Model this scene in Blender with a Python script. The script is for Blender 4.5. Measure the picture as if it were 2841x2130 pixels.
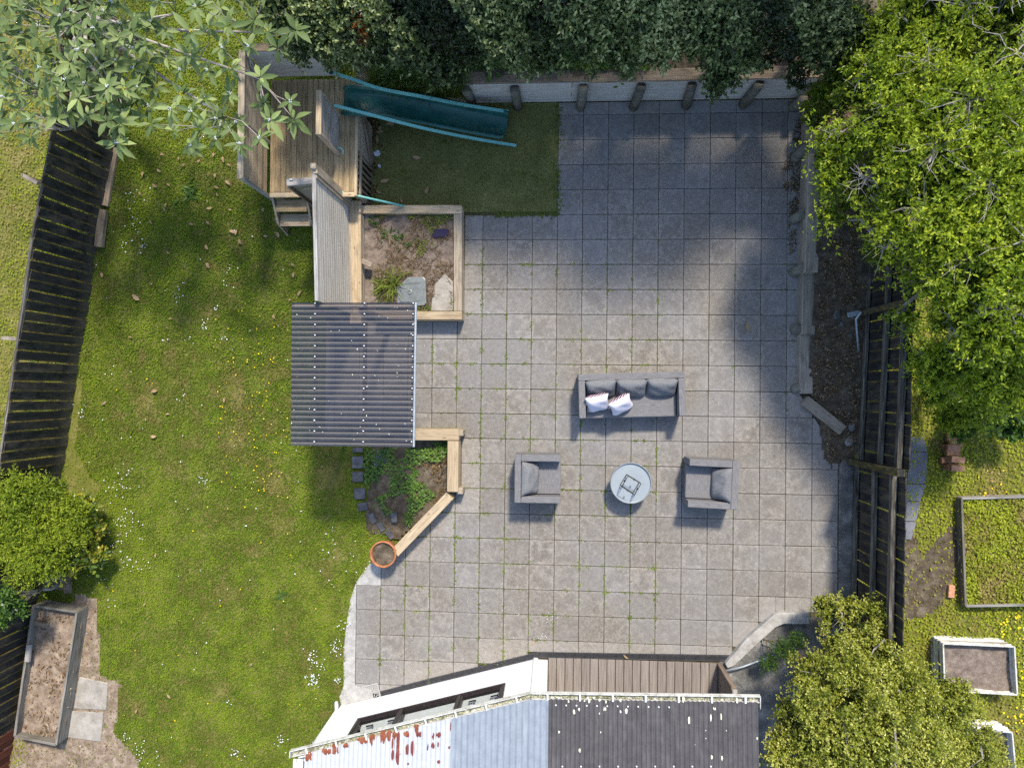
import bpy, bmesh, math, random
import numpy as np
from mathutils import Vector, Matrix

for o in list(bpy.data.objects): bpy.data.objects.remove(o, do_unlink=True)
scene = bpy.context.scene
COL = scene.collection
RND = random.Random(7)
RG = np.random.default_rng(11)

# ------------------------------------------------------------------ camera (drone looking down)
CAM_R = Matrix(((0.997864369, -0.010201756, 0.064518407), (0.010834033, 0.999896583, -0.009457681), (-0.06441525, 0.010136478, 0.997871699)))
CAM_P = Vector((-0.491426632, -0.027316153, 13.71389303))
cd = bpy.data.cameras.new('camera'); cam = bpy.data.objects.new('camera', cd); COL.objects.link(cam)
cd.sensor_width = 36.0; cd.lens = 1900 / 2841 * 36.0; cd.clip_end = 500
cam.matrix_world = Matrix.Translation(CAM_P) @ CAM_R.to_4x4()
scene.camera = cam

# ------------------------------------------------------------------ sky and sun
SUN_EL, SUN_AZ = math.radians(51), math.radians(17)
w = bpy.data.worlds.new('World'); scene.world = w; w.use_nodes = True
nt = w.node_tree; bg = nt.nodes['Background']
sky = nt.nodes.new('ShaderNodeTexSky'); sky.sky_type = 'NISHITA'; sky.sun_disc = False
sky.sun_elevation = SUN_EL; sky.sun_rotation = SUN_AZ
nt.links.new(sky.outputs[0], bg.inputs[0]); bg.inputs[1].default_value = 0.145
sd = bpy.data.lights.new('sun', 'SUN'); sd.energy = 2.6; sd.angle = math.radians(6.0); sd.color = (1.0, 0.91, 0.77)
sun = bpy.data.objects.new('sun', sd); COL.objects.link(sun)
SUN_V = Vector((math.sin(SUN_AZ) * math.cos(SUN_EL), math.cos(SUN_AZ) * math.cos(SUN_EL), math.sin(SUN_EL)))
sun.rotation_euler = SUN_V.to_track_quat('Z', 'Y').to_euler(); sun.location = (3, 8, 20)
scene.view_settings.view_transform = 'Standard'; scene.view_settings.look = 'None'
scene.view_settings.gamma = 1; scene.view_settings.exposure = 1.25
scene.cycles.use_denoising = False
scene.cycles.max_bounces = 6; scene.cycles.transparent_max_bounces = 12

# ------------------------------------------------------------------ survey: a point of the photograph at a known height -> metres
k_, K_ = .42948, .42993
CR = {0: (0, 0, 1.28494), 1: (0, 0, k_), 2: (850, 0, k_), 3: (1890, 0, K_), 4: (0, 700, k_), 5: (800, 700, k_), 6: (1890, 700, K_), 7: (0, 1420, k_), 8: (800, 1420, k_),
      9: (1890, 1420, K_), 10: (1350, 980, .36166), 11: (640, 100, .22614), 12: (640, 450, .29851), 13: (0, 1250, .27149), 14: (2380, 1150, .21108), 15: (800, 1830, .31646), 16: (1950, 1780, .4028)}
def S(c, x, y, z=0.0):
    a, b, s = CR[c]
    d = CAM_R @ Vector(((a + x * s - 1420.5) / 1900, -(b + y * s - 1065) / 1900, -1))
    return CAM_P + d * ((z - CAM_P.z) / d.z)
def smooth(a, b, x):
    t = min(1, max(0, (x - a) / (b - a))); return t * t * (3 - 2 * t)
def lawn_z(x, y): return 0.45 * smooth(0.6, 5.2, y) if x < -2 else 0.0
def SL(c, x, y, dz=0.0):          # a point on the lawn
    z = 0.0
    for _ in range(6):
        p = S(c, x, y, z + dz); z = lawn_z(p.x, p.y)
    return S(c, x, y, z + dz)

# ------------------------------------------------------------------ mesh helpers
def link(o, parent=None):
    COL.objects.link(o)
    if parent is not None:
        o.parent = parent
    return o
def tag(o, label=None, cat=None, group=None, kind=None):
    if label: o['label'] = label
    if cat: o['category'] = cat
    if group: o['group'] = group
    if kind: o['kind'] = kind
    return o
def thing(name, label, cat, loc=(0, 0, 0), rz=0, group=None):
    e = bpy.data.objects.new(name, None); COL.objects.link(e); e.empty_display_size = .2
    e.location = loc; e.rotation_euler = (0, 0, rz)
    return tag(e, label, cat, group)
def attach(o, parent):            # child keeps the metres it was written in
    if parent is not None:
        o.parent = parent
        ms = []
        p = parent
        m = Matrix.Identity(4)
        while p is not None:
            m = (Matrix.LocRotScale(p.location, p.rotation_euler, p.scale) if p.parent is None else p.matrix_parent_inverse @ Matrix.LocRotScale(p.location, p.rotation_euler, p.scale)) @ m
            p = p.parent
        o.matrix_parent_inverse = m.inverted()
    return o
def group_part(name, parent):        # a part made of pieces
    e = bpy.data.objects.new(name, None); COL.objects.link(e); e.empty_display_size = .1; e.location = parent.location; return attach(e, parent)
class MB:
    def __init__(s): s.v = []; s.f = []; s.m = []
    def add(s, vs, fs, mi=0):
        n = len(s.v); s.v += [tuple(p) for p in vs]
        for f in fs: s.f.append(tuple(i + n for i in f)); s.m.append(mi)
        return s
    def box(s, x0, x1, y0, y1, z0, z1, mi=0):
        return s.add([(x0, y0, z0), (x1, y0, z0), (x1, y1, z0), (x0, y1, z0), (x0, y0, z1), (x1, y0, z1), (x1, y1, z1), (x0, y1, z1)],
                     [(0, 3, 2, 1), (4, 5, 6, 7), (0, 1, 5, 4), (1, 2, 6, 5), (2, 3, 7, 6), (3, 0, 4, 7)], mi)
    def obox(s, c, size, rot=None, mi=0):
        r = rot or Matrix.Identity(3); a, b, d = [q / 2 for q in size]; c = Vector(c)
        vs = [c + r @ Vector(q) for q in [(-a, -b, -d), (a, -b, -d), (a, b, -d), (-a, b, -d), (-a, -b, d), (a, -b, d), (a, b, d), (-a, b, d)]]
        return s.add(vs, [(0, 3, 2, 1), (4, 5, 6, 7), (0, 1, 5, 4), (1, 2, 6, 5), (2, 3, 7, 6), (3, 0, 4, 7)], mi)
    def beam(s, p, q, wd, ht, mi=0):
        p, q = Vector(p), Vector(q); return s.obox((p + q) / 2, ((q - p).length, wd, ht), frame(q - p), mi)
    def prism(s, poly, z0, z1, mi=0):
        n = len(poly)
        z0f = z0 if callable(z0) else (lambda x, y: z0); z1f = z1 if callable(z1) else (lambda x, y: z1)
        vs = [(p[0], p[1], z0f(p[0], p[1])) for p in poly] + [(p[0], p[1], z1f(p[0], p[1])) for p in poly]
        a = sum(poly[i][0] * poly[(i + 1) % n][1] - poly[(i + 1) % n][0] * poly[i][1] for i in range(n))
        fs = [tuple(range(n, 2 * n)), tuple(range(n - 1, -1, -1))] + [(i, (i + 1) % n, (i + 1) % n + n, i + n) for i in range(n)]
        if a < 0: fs = [f[::-1] for f in fs]
        return s.add(vs, fs, mi)
    def tube(s, pts, rads, n=8, mi=0, cap=True):
        pts = [Vector(p) for p in pts]
        if not hasattr(rads, '__len__'): rads = [rads] * len(pts)
        vs = []; ref = Vector((0.31, 0.17, 0.93))
        for i, p in enumerate(pts):
            d = (pts[min(i + 1, len(pts) - 1)] - pts[max(i - 1, 0)]).normalized()
            a = d.cross(ref)
            if a.length < 1e-3: a = d.cross(Vector((1, 0, 0)))
            a.normalize(); b = d.cross(a)
            vs += [p + (a * math.cos(2 * math.pi * j / n) + b * math.sin(2 * math.pi * j / n)) * rads[i] for j in range(n)]
        fs = [(i * n + j, i * n + (j + 1) % n, (i + 1) * n + (j + 1) % n, (i + 1) * n + j) for i in range(len(pts) - 1) for j in range(n)]
        if cap: fs += [tuple(range(n - 1, -1, -1)), tuple(range((len(pts) - 1) * n, len(pts) * n))]
        return s.add(vs, fs, mi)
    def lathe(s, prof, c=(0, 0, 0), n=32, mi=0):
        vs = [(c[0] + r * math.cos(2 * math.pi * j / n), c[1] + r * math.sin(2 * math.pi * j / n), c[2] + z) for r, z in prof for j in range(n)]
        fs = [(i * n + j, i * n + (j + 1) % n, (i + 1) * n + (j + 1) % n, (i + 1) * n + j) for i in range(len(prof) - 1) for j in range(n)]
        if prof[-1][0] > 1e-4: fs.append(tuple(range((len(prof) - 1) * n, len(prof) * n)))
        return s.add(vs, fs, mi)
    def mesh(s, name, mats, smooth=False, bevel=0.0, seg=1):
        me = bpy.data.meshes.new(name); me.from_pydata(s.v, [], s.f)
        for m in (mats if isinstance(mats, (list, tuple)) else [mats]): me.materials.append(m)
        me.polygons.foreach_set('material_index', s.m)
        if bevel:
            bm = bmesh.new(); bm.from_mesh(me); bmesh.ops.bevel(bm, geom=bm.edges[:], offset=bevel, segments=seg, affect='EDGES', profile=.6); bm.to_mesh(me); bm.free()
        if smooth: me.polygons.foreach_set('use_smooth', [True] * len(me.polygons))
        me.update(); return me
    def build(s, name, mats, parent=None, smooth=False, bevel=0.0, seg=1, local=False, kind=None):
        o = bpy.data.objects.new(name, s.mesh(name, mats, smooth, bevel, seg)); COL.objects.link(o)
        if parent is not None:
            if local: o.parent = parent
            else: attach(o, parent)
        if kind: o['kind'] = kind
        return o
def frame(d):                      # rotation whose X runs along d, Z as upright as possible
    x = Vector(d).normalized(); up = Vector((0, 0, 1))
    if abs(x.z) > .98: up = Vector((0, 1, 0))
    y = up.cross(x).normalized(); z = x.cross(y)
    return Matrix((x, y, z)).transposed()
def timber(name, p, q, wd, ht, mat, parent=None, bevel=.005, top=False, twist=0.0):
    """one board with its grain along its own X; p, q are the ends of its middle line (or of its top middle line)"""
    p, q = Vector(p), Vector(q); r = frame(q - p)
    if twist: r = r @ Matrix.Rotation(twist, 3, 'X')
    if top: off = r @ Vector((0, 0, -ht / 2)); p = p + off; q = q + off
    l = (q - p).length
    o = MB().obox((0, 0, 0), (l, wd, ht)).build(name, mat, None, bevel=bevel)
    m = Matrix.Translation((p + q) / 2) @ r.to_4x4()
    o.location = m.to_translation(); o.rotation_euler = m.to_euler()
    if parent is not None: attach(o, parent)
    return o
def copy_part(o, parent, name=None):
    c = o.copy(); c.name = name or o.name.split('.')[0]; COL.objects.link(c); c.parent = parent; return c
def np_mesh(name, V, F, mat, parent=None, tone=None, smooth=False, kind=None):
    """fast mesh from arrays: V (n,3), F (m,3) or (m,4)"""
    V = np.ascontiguousarray(V, dtype=np.float32); F = np.ascontiguousarray(F, dtype=np.int32); kf = F.shape[1]
    me = bpy.data.meshes.new(name); me.vertices.add(len(V)); me.vertices.foreach_set('co', V.ravel())
    me.loops.add(F.size); me.loops.foreach_set('vertex_index', F.ravel())
    me.polygons.add(len(F)); me.polygons.foreach_set('loop_start', np.arange(0, F.size, kf, dtype=np.int32))
    me.polygons.foreach_set('use_smooth', np.full(len(F), smooth))
    if tone is not None:
        a = me.attributes.new('tone', 'FLOAT', 'POINT'); a.data.foreach_set('value', np.asarray(tone, dtype=np.float32))
    me.update(calc_edges=True); me.materials.append(mat)
    o = bpy.data.objects.new(name, me); COL.objects.link(o)
    if parent is not None: attach(o, parent)
    if kind: o['kind'] = kind
    return o
def in_poly(x, y, poly):
    r = np.zeros(np.shape(x), bool); n = len(poly); j = n - 1
    for i in range(n):
        xi, yi = poly[i][0], poly[i][1]; xj, yj = poly[j][0], poly[j][1]
        c = ((yi > y) != (yj > y)) & (x < (xj - xi) * (y - yi) / ((yj - yi) or 1e-9) + xi)
        r ^= c; j = i
    return r
_tab = np.random.default_rng(5).random((64, 64))
def vnoise(x, y):
    xi = np.floor(x).astype(int); yi = np.floor(y).astype(int); fx = x - xi; fy = y - yi
    fx = fx * fx * (3 - 2 * fx); fy = fy * fy * (3 - 2 * fy); t = lambda a, b: _tab[a % 64, b % 64]
    return (t(xi, yi) * (1 - fx) + t(xi + 1, yi) * fx) * (1 - fy) + (t(xi, yi + 1) * (1 - fx) + t(xi + 1, yi + 1) * fx) * fy
def fbm(x, y, o=3):
    s = 0; a = .5
    for i in range(o): s = s + a * vnoise(x * 2 ** i + 17 * i, y * 2 ** i + 5 * i); a *= .5
    return s / (1 - .5 ** o)

# ------------------------------------------------------------------ materials
def mk(name, rough=.75, spec=.3):
    m = bpy.data.materials.new(name); m.use_nodes = True; b = m.node_tree.nodes['Principled BSDF']
    b.inputs['Roughness'].default_value = rough; b.inputs['Specular IOR Level'].default_value = spec
    return m, m.node_tree, b
def lk(nt, a, b): nt.links.new(a, b)
def coords(nt, kind='Object', scale=(1, 1, 1), rnd=True, rot=(0, 0, 0)):
    t = nt.nodes.new('ShaderNodeTexCoord'); mp = nt.nodes.new('ShaderNodeMapping'); mp.inputs['Scale'].default_value = scale; mp.inputs['Rotation'].default_value = rot
    src = t.outputs[kind]
    if rnd:
        oi = nt.nodes.new('ShaderNodeObjectInfo'); ml = nt.nodes.new('ShaderNodeMath'); ml.operation = 'MULTIPLY'; ml.inputs[1].default_value = 37.0
        lk(nt, oi.outputs['Random'], ml.inputs[0]); va = nt.nodes.new('ShaderNodeVectorMath'); lk(nt, src, va.inputs[0]); lk(nt, ml.outputs[0], va.inputs[1]); src = va.outputs[0]
    lk(nt, src, mp.inputs['Vector']); return mp.outputs[0]
def noise(nt, vec, scale, detail=4, rough=.6, dist=0.0):
    n = nt.nodes.new('ShaderNodeTexNoise'); n.inputs['Scale'].default_value = scale; n.inputs['Detail'].default_value = detail
    n.inputs['Roughness'].default_value = rough; n.inputs['Distortion'].default_value = dist; lk(nt, vec, n.inputs['Vector']); return n.outputs['Fac']
def ramp(nt, fac, stops, interp='LINEAR'):
    r = nt.nodes.new('ShaderNodeValToRGB'); r.color_ramp.interpolation = interp; e = r.color_ramp.elements
    while len(e) < len(stops): e.new(.5)
    for i, (p, c) in enumerate(stops):
        e[i].position = p; e[i].color = (c, c, c, 1) if not hasattr(c, '__len__') else (*c, 1)
    lk(nt, fac, r.inputs[0]); return r.outputs[0]
def mix(nt, fac, a, b, mode='MIX'):
    m = nt.nodes.new('ShaderNodeMix'); m.data_type = 'RGBA'; m.blend_type = mode; m.clamp_factor = True
    for s, v in ((m.inputs[0], fac), (m.inputs[6], a), (m.inputs[7], b)):
        if hasattr(v, 'is_linked') or hasattr(v, 'links'): lk(nt, v, s)
        else: s.default_value = v if not hasattr(v, '__len__') else (*v, 1)
    return m.outputs[2]
def math_(nt, op, a, b=0.5, c=None):
    m = nt.nodes.new('ShaderNodeMath'); m.operation = op
    for s, v in zip(m.inputs, (a, b, c)):
        if v is None: continue
        if hasattr(v, 'links'): lk(nt, v, s)
        else: s.default_value = v
    return m.outputs[0]
def bump(nt, b, h, strength=.3, dist=.01):
    bp = nt.nodes.new('ShaderNodeBump'); bp.inputs['Strength'].default_value = strength; bp.inputs['Distance'].default_value = dist
    lk(nt, h, bp.inputs['Height']); lk(nt, bp.outputs[0], b.inputs['Normal'])
def obj_rand(nt, lo, hi):
    oi = nt.nodes.new('ShaderNodeObjectInfo'); mr = nt.nodes.new('ShaderNodeMapRange'); mr.inputs[3].default_value = lo; mr.inputs[4].default_value = hi
    lk(nt, oi.outputs['Random'], mr.inputs[0]); return mr.outputs[0]
def bright(nt, col, val):
    h = nt.nodes.new('ShaderNodeHueSaturation'); lk(nt, col, h.inputs['Color'])
    if hasattr(val, 'links'): lk(nt, val, h.inputs['Value'])
    else: h.inputs['Value'].default_value = val
    return h.outputs[0]
def wood(name, c1, c2, c3, rough=.8, stain=None, knots=.0, vary=.2, grain=22, gs=1.0):
    m, nt, b = mk(name, rough, .2)
    v = coords(nt, 'Object', (1.2 * gs, grain * gs, grain * gs)); n = noise(nt, v, 1.6, 6, .65, .4)
    col = ramp(nt, n, [(.3, c1), (.5, c2), (.72, c3)])
    v2 = coords(nt, 'Object', (2, 6, 6)); n2 = noise(nt, v2, 1.3, 4, .6)
    if stain: col = mix(nt, ramp(nt, n2, [(.5, 0.0), (.72, .8)]), col, stain)
    if knots:
        vo = nt.nodes.new('ShaderNodeTexVoronoi'); vo.inputs['Scale'].default_value = 1.0; lk(nt, coords(nt, 'Object', (3.2, 9, 9)), vo.inputs['Vector'])
        col = mix(nt, ramp(nt, vo.outputs['Distance'], [(.06, knots), (.16, 0.0)]), col, tuple(q * .35 for q in c1))
    col = bright(nt, col, obj_rand(nt, 1 - vary, 1 + vary)); lk(nt, col, b.inputs['Base Color'])
    bump(nt, b, n, .35, .004); return m
def speckle(name, c1, c2, c3, scale=8, fine=90, rough=.85, bs=.3, bd=.006, spec=.25, rnd=True, vary=.0, kind='Object'):
    m, nt, b = mk(name, rough, spec); v = coords(nt, kind, rnd=rnd)
    n = noise(nt, v, scale, 5, .65); f = noise(nt, v, fine, 3, .7)
    s = math_(nt, 'ADD', math_(nt, 'MULTIPLY', n, .6), math_(nt, 'MULTIPLY', f, .4))
    col = ramp(nt, s, [(.36, c1), (.5, c2), (.64, c3)])
    if vary: col = bright(nt, col, obj_rand(nt, 1 - vary, 1 + vary))
    lk(nt, col, b.inputs['Base Color']); bump(nt, b, s, bs, bd); return m
def plain(name, c, rough=.5, spec=.4, var=.12, scale=14, metal=0.0):
    m, nt, b = mk(name, rough, spec); b.inputs['Metallic'].default_value = metal
    n = noise(nt, coords(nt), scale, 5, .65); lk(nt, ramp(nt, n, [(.3, tuple(q * (1 - var) for q in c)), (.7, tuple(min(1, q * (1 + var)) for q in c))]), b.inputs['Base Color'])
    lk(nt, ramp(nt, n, [(.3, max(0, rough - .08)), (.7, min(1, rough + .1))]), b.inputs['Roughness']); return m
def leafmat(name, stops, rough=.45, trans=.3, spec=.4):
    m, nt, b = mk(name, rough, spec); a = nt.nodes.new('ShaderNodeAttribute'); a.attribute_name = 'tone'
    col = ramp(nt, a.outputs['Fac'], stops); lk(nt, col, b.inputs['Base Color'])
    if trans:
        t = nt.nodes.new('ShaderNodeBsdfTranslucent'); lk(nt, mix(nt, .5, col, tuple(stops[-1][1])), t.inputs['Color'])
        ms = nt.nodes.new('ShaderNodeMixShader'); ms.inputs[0].default_value = trans; out = nt.nodes['Material Output']
        lk(nt, b.outputs[0], ms.inputs[1]); lk(nt, t.outputs[0], ms.inputs[2]); lk(nt, ms.outputs[0], out.inputs['Surface'])
    return m

M = {}
# pavers: grey concrete, each with its own blotches, paler worn borders
m, nt, b = mk('paver_concrete', .85, .25)
v = coords(nt); n1 = noise(nt, v, 5.5, 5, .6); n2 = noise(nt, v, 42, 3, .8); n3 = noise(nt, v, 14, 4, .6)
sx = nt.nodes.new('ShaderNodeSeparateXYZ'); tc = nt.nodes.new('ShaderNodeTexCoord'); lk(nt, tc.outputs['Object'], sx.inputs[0])
edge = math_(nt, 'MAXIMUM', math_(nt, 'ABSOLUTE', sx.outputs[0], 0), math_(nt, 'ABSOLUTE', sx.outputs[1], 0))
edge = math_(nt, 'ADD', edge, math_(nt, 'MULTIPLY', math_(nt, 'SUBTRACT', n3, .5), .16))
inner = ramp(nt, edge, [(.17, 1.0), (.24, 0.0)])
blot = math_(nt, 'MULTIPLY', inner, ramp(nt, n1, [(.36, 0.0), (.56, 1.0)]))
blot = math_(nt, 'MULTIPLY', blot, obj_rand(nt, .2, 1.0))
base = ramp(nt, n3, [(.3, (.185, .166, .142)), (.55, (.238, .217, .189)), (.75, (.29, .267, .237))])
col = mix(nt, math_(nt, 'MULTIPLY', blot, .6), base, (.095, .083, .069))
col = mix(nt, math_(nt, 'MULTIPLY', ramp(nt, n2, [(.36, 1.0), (.50, 0.0)]), .55), col, (.07, .064, .055))
col = mix(nt, math_(nt, 'MULTIPLY', ramp(nt, n2, [(.58, 0.0), (.70, 1.0)]), .4), col, (.36, .34, .31))
geo = nt.nodes.new('ShaderNodeNewGeometry'); ng = noise(nt, geo.outputs['Position'], .55, 3, .6)
col = mix(nt, ramp(nt, ng, [(.40, 0.0), (.62, .55)]), col, mix(nt, .5, col, (.25, .26, .28)))
col = bright(nt, col, obj_rand(nt, .88, 1.12)); lk(nt, col, b.inputs['Base Color'])
bump(nt, b, math_(nt, 'ADD', n2, n3), .25, .004); M['paver'] = m
M['joint'] = speckle('joint_dirt', (.03, .024, .014), (.075, .062, .034), (.13, .11, .06), 5, 60)
M['concrete'] = speckle('concrete', (.22, .21, .19), (.34, .33, .31), (.45, .44, .42), 6, 60, vary=.05)
M['concrete_dark'] = speckle('stained_concrete', (.05, .05, .048), (.12, .118, .11), (.30, .29, .27), 2.2, 50)
M['slab_pale'] = speckle('pale_slab', (.20, .18, .15), (.295, .27, .23), (.38, .355, .315), 5, 60)
M['slate'] = speckle('slate_slab', (.10, .105, .12), (.15, .155, .175), (.2, .205, .22), 6, 70, vary=.12)
M['stone_dark'] = speckle('dark_stone', (.04, .042, .048), (.075, .078, .085), (.13, .13, .135), 8, 60, vary=.2)
M['soil'] = speckle('soil', (.035, .026, .016), (.085, .066, .044), (.17, .14, .10), 7, 45, .95, .6, .02)
M['soil_pale'] = speckle('dry_soil', (.12, .085, .06), (.22, .165, .12), (.36, .29, .22), 6, 45, .95, .5, .015)
M['soil_bed'] = speckle('garden_soil', (.09, .07, .055), (.17, .135, .11), (.26, .215, .18), 8, 40, .95, .7, .02)
M['lawn'] = speckle('lawn_soil', (.075, .09, .012), (.13, .135, .025), (.21, .175, .065), 2.5, 30, .95, .4, .02, rnd=False)
M['ground'] = speckle('ground_soil', (.03, .03, .012), (.06, .06, .022), (.1, .09, .04), 2, 25, .95, rnd=False)
M['turf'] = speckle('turf_mat', (.105, .112, .034), (.155, .16, .052), (.21, .205, .078), 2.2, 80, .95, .5, .008, spec=.1, rnd=False)
M['wood_new'] = wood('pine', (.30, .215, .125), (.43, .335, .215), (.54, .445, .31), stain=(.25, .195, .135), knots=.75)
M['wood_deck'] = wood('pine_decking', (.22, .15, .078), (.35, .26, .145), (.46, .36, .22), stain=(.15, .105, .062), knots=.4, vary=.14)
M['wood_weath'] = wood('weathered_pine', (.22, .17, .12), (.345, .285, .21), (.46, .395, .305), stain=(.17, .14, .105), knots=.6, vary=.12)
M['wood_grey'] = wood('grey_timber', (.17, .155, .14), (.275, .26, .24), (.39, .37, .34), stain=(.13, .12, .105), knots=.3, vary=.15)
M['wood_wall'] = wood('whitewashed_board', (.33, .30, .255), (.46, .43, .38), (.56, .535, .485), stain=(.36, .32, .26), knots=.3, vary=.06)
M['wood_sleeper'] = wood('sleeper', (.19, .155, .115), (.285, .24, .185), (.38, .33, .265), stain=(.14, .115, .09), knots=.5, vary=.12)
M['wood_old'] = wood('rough_old_timber', (.13, .095, .06), (.23, .175, .12), (.33, .27, .20), stain=(.08, .06, .04), vary=.15)
M['wood_post'] = wood('round_post', (.08, .07, .05), (.15, .135, .105), (.24, .22, .18), stain=(.07, .09, .06), vary=.2, grain=14)
M['wood_bed'] = wood('grey_bed_board', (.10, .09, .075), (.18, .165, .14), (.28, .26, .225), stain=(.08, .07, .055), vary=.15)
M['porch'] = wood('porch_board', (.15, .125, .11), (.215, .185, .165), (.28, .25, .225), vary=.1)
M['porch_wall'] = wood('brown_board', (.13, .095, .07), (.19, .145, .11), (.25, .20, .155), vary=.1)
# dark stained fence with lichen towards the edges of each paling
m, nt, b = mk('fence_stain', .7, .25)
v = coords(nt, 'Object', (1.5, 14, 14)); n = noise(nt, v, 1.5, 5, .65); col = ramp(nt, n, [(.3, (.006, .007, .009)), (.55, (.016, .017, .019)), (.8, (.05, .045, .035))])
tc = nt.nodes.new('ShaderNodeTexCoord'); sp = nt.nodes.new('ShaderNodeSeparateXYZ'); lk(nt, tc.outputs['Generated'], sp.inputs[0])
ed = math_(nt, 'ABSOLUTE', math_(nt, 'SUBTRACT', sp.outputs[1], .5), 0); nn = noise(nt, coords(nt, 'Object', (3, 9, 9)), 2.2, 4, .7)
lich = math_(nt, 'MULTIPLY', ramp(nt, ed, [(.34, 0.0), (.48, 1.0)]), ramp(nt, nn, [(.38, 0.0), (.6, 1.0)]))
col = mix(nt, lich, col, (.20, .15, .028))
foot = math_(nt, 'MULTIPLY', ramp(nt, sp.outputs[0], [(.0, 1.0), (.22, 0.0)]), ramp(nt, nn, [(.3, .25), (.6, .9)]))
col = mix(nt, foot, col, (.105, .088, .066)); wn_ = noise(nt, coords(nt, 'Object', (2.5, 5, 5)), 1.1, 4, .7); col = mix(nt, math_(nt, 'MULTIPLY', ramp(nt, wn_, [(.42, 0.0), (.64, 1.0)]), obj_rand(nt, .1, 1.0)), col, (.075, .062, .045)); lk(nt, col, b.inputs['Base Color']); bump(nt, b, n, .4, .005); M['fence'] = m
m2 = m.copy(); m2.name = 'fence_stain_clean'; M['fence2'] = m2
for q in m2.node_tree.nodes:
    if q.type == 'MIX' and tuple(round(v, 3) for v in q.inputs[7].default_value[:3]) == (.2, .15, .028): q.inputs[7].default_value = (.11, .085, .018, 1)
M['fence_rail'] = wood('fence_rail', (.035, .03, .024), (.085, .076, .06), (.24, .23, .20), stain=(.02, .018, .015), vary=.2)
M['fence_red'] = wood('red_brown_fence', (.06, .018, .01), (.10, .03, .018), (.16, .06, .04), vary=.2)
M['teal'] = plain('teal_paint', (.17, .47, .43), .45, .4, .1)
M['slide'] = plain('green_plastic', (.010, .085, .070), .42, .5, .3, 6)
M['white'] = plain('white_paint', (.64, .645, .65), .5, .4, .04, 9)
M['white_dirty'] = speckle('dirty_white', (.26, .25, .19), (.50, .49, .45), (.60, .60, .58), 7, 30, .6, .1)
M['pvc_white'] = plain('white_plastic', (.58, .58, .57), .4, .4, .05)
M['lichen'] = speckle('pale_lichen', (.42, .44, .30), (.60, .60, .45), (.74, .74, .62), 25, 90, .9, .4)
M['gutter_dirt'] = speckle('gutter_dirt', (.03, .028, .018), (.25, .25, .15), (.62, .60, .45), 11, 40, .95, .5)
M['black'] = plain('black_plastic', (.018, .018, .02), .5, .3, .3)
M['grate'] = plain('dark_grate', (.055, .055, .06), .5, .4, .25)
M['pvc_grey'] = plain('grey_plastic', (.33, .325, .315), .5, .4, .1)
M['wire'] = plain('black_wire', (.01, .01, .012), .4, .4, .2)
M['winframe'] = plain('dark_window_frame', (.022, .017, .018), .35, .5, .2)
M['dark_inside'] = plain('room_shade', (.03, .028, .026), .9, .1, .2)
M['galv'] = plain('grey_metal', (.33, .36, .38), .45, .5, .15, metal=.3)
M['table'] = plain('pale_grey_metal', (.25, .285, .305), .42, .45, .05, 7)
M['terracotta'] = speckle('terracotta', (.23, .085, .035), (.36, .14, .06), (.47, .22, .11), 9, 60, .75, .2)
M['brick'] = speckle('brick', (.26, .12, .065), (.42, .21, .12), (.55, .33, .21), 12, 60, .85, .5, vary=.18)
M['cush_white'] = plain('white_cotton', (.66, .635, .69), .85, .1, .05, 30)
M['paper'] = plain('white_scrap', (.62, .63, .66), .7, .2, .05)
# woven grey outdoor fabric: fine streaks
m, nt, b = mk('woven_fabric', .85, .15); n = noise(nt, coords(nt, 'Object', (7, 95, 95)), 1.3, 4, .7); n2 = noise(nt, coords(nt, 'Object', (1, 1, 1)), 6, 3, .6)
col = ramp(nt, n, [(.3, (.095, .093, .095)), (.5, (.165, .162, .164)), (.7, (.25, .247, .25))]); col = mix(nt, math_(nt, 'MULTIPLY', n2, .25), col, (.11, .10, .10)); lk(nt, col, b.inputs['Base Color'])
bump(nt, b, n, .5, .004); M['fabric'] = m
m, nt, b = mk('cushion_fabric', .8, .2); n = noise(nt, coords(nt, 'Object', (60, 8, 60)), 1.3, 4, .7); n2 = noise(nt, coords(nt), 4, 3, .6)
lk(nt, ramp(nt, n, [(.3, (.10, .102, .107)), (.5, (.155, .157, .163)), (.7, (.225, .227, .235))]), b.inputs['Base Color']); bump(nt, b, math_(nt, 'ADD', n, math_(nt, 'MULTIPLY', n2, 3)), .4, .008); M['cushion'] = m
# maroon and white geometric cushion back
m, nt, b = mk('maroon_stripe', .85, .1); wv = nt.nodes.new('ShaderNodeTexWave'); wv.inputs['Scale'].default_value = 9; wv.inputs['Distortion'].default_value = 1.5; wv.bands_direction = 'DIAGONAL'
tc = nt.nodes.new('ShaderNodeTexCoord'); lk(nt, tc.outputs['Object'], wv.inputs['Vector']); lk(nt, ramp(nt, wv.outputs['Fac'], [(.55, (.085, .022, .05)), (.7, (.6, .5, .56))], 'CONSTANT'), b.inputs['Base Color']); M['maroon'] = m
# mitt: navy tartan
m, nt, b = mk('navy_check', .9, .1); wv = nt.nodes.new('ShaderNodeTexWave'); wv.inputs['Scale'].default_value = 14; tc = nt.nodes.new('ShaderNodeTexCoord'); lk(nt, tc.outputs['Object'], wv.inputs['Vector'])
lk(nt, ramp(nt, wv.outputs['Fac'], [(.3, (.018, .022, .06)), (.8, (.05, .035, .06))]), b.inputs['Base Color']); M['mitt'] = m
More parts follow.
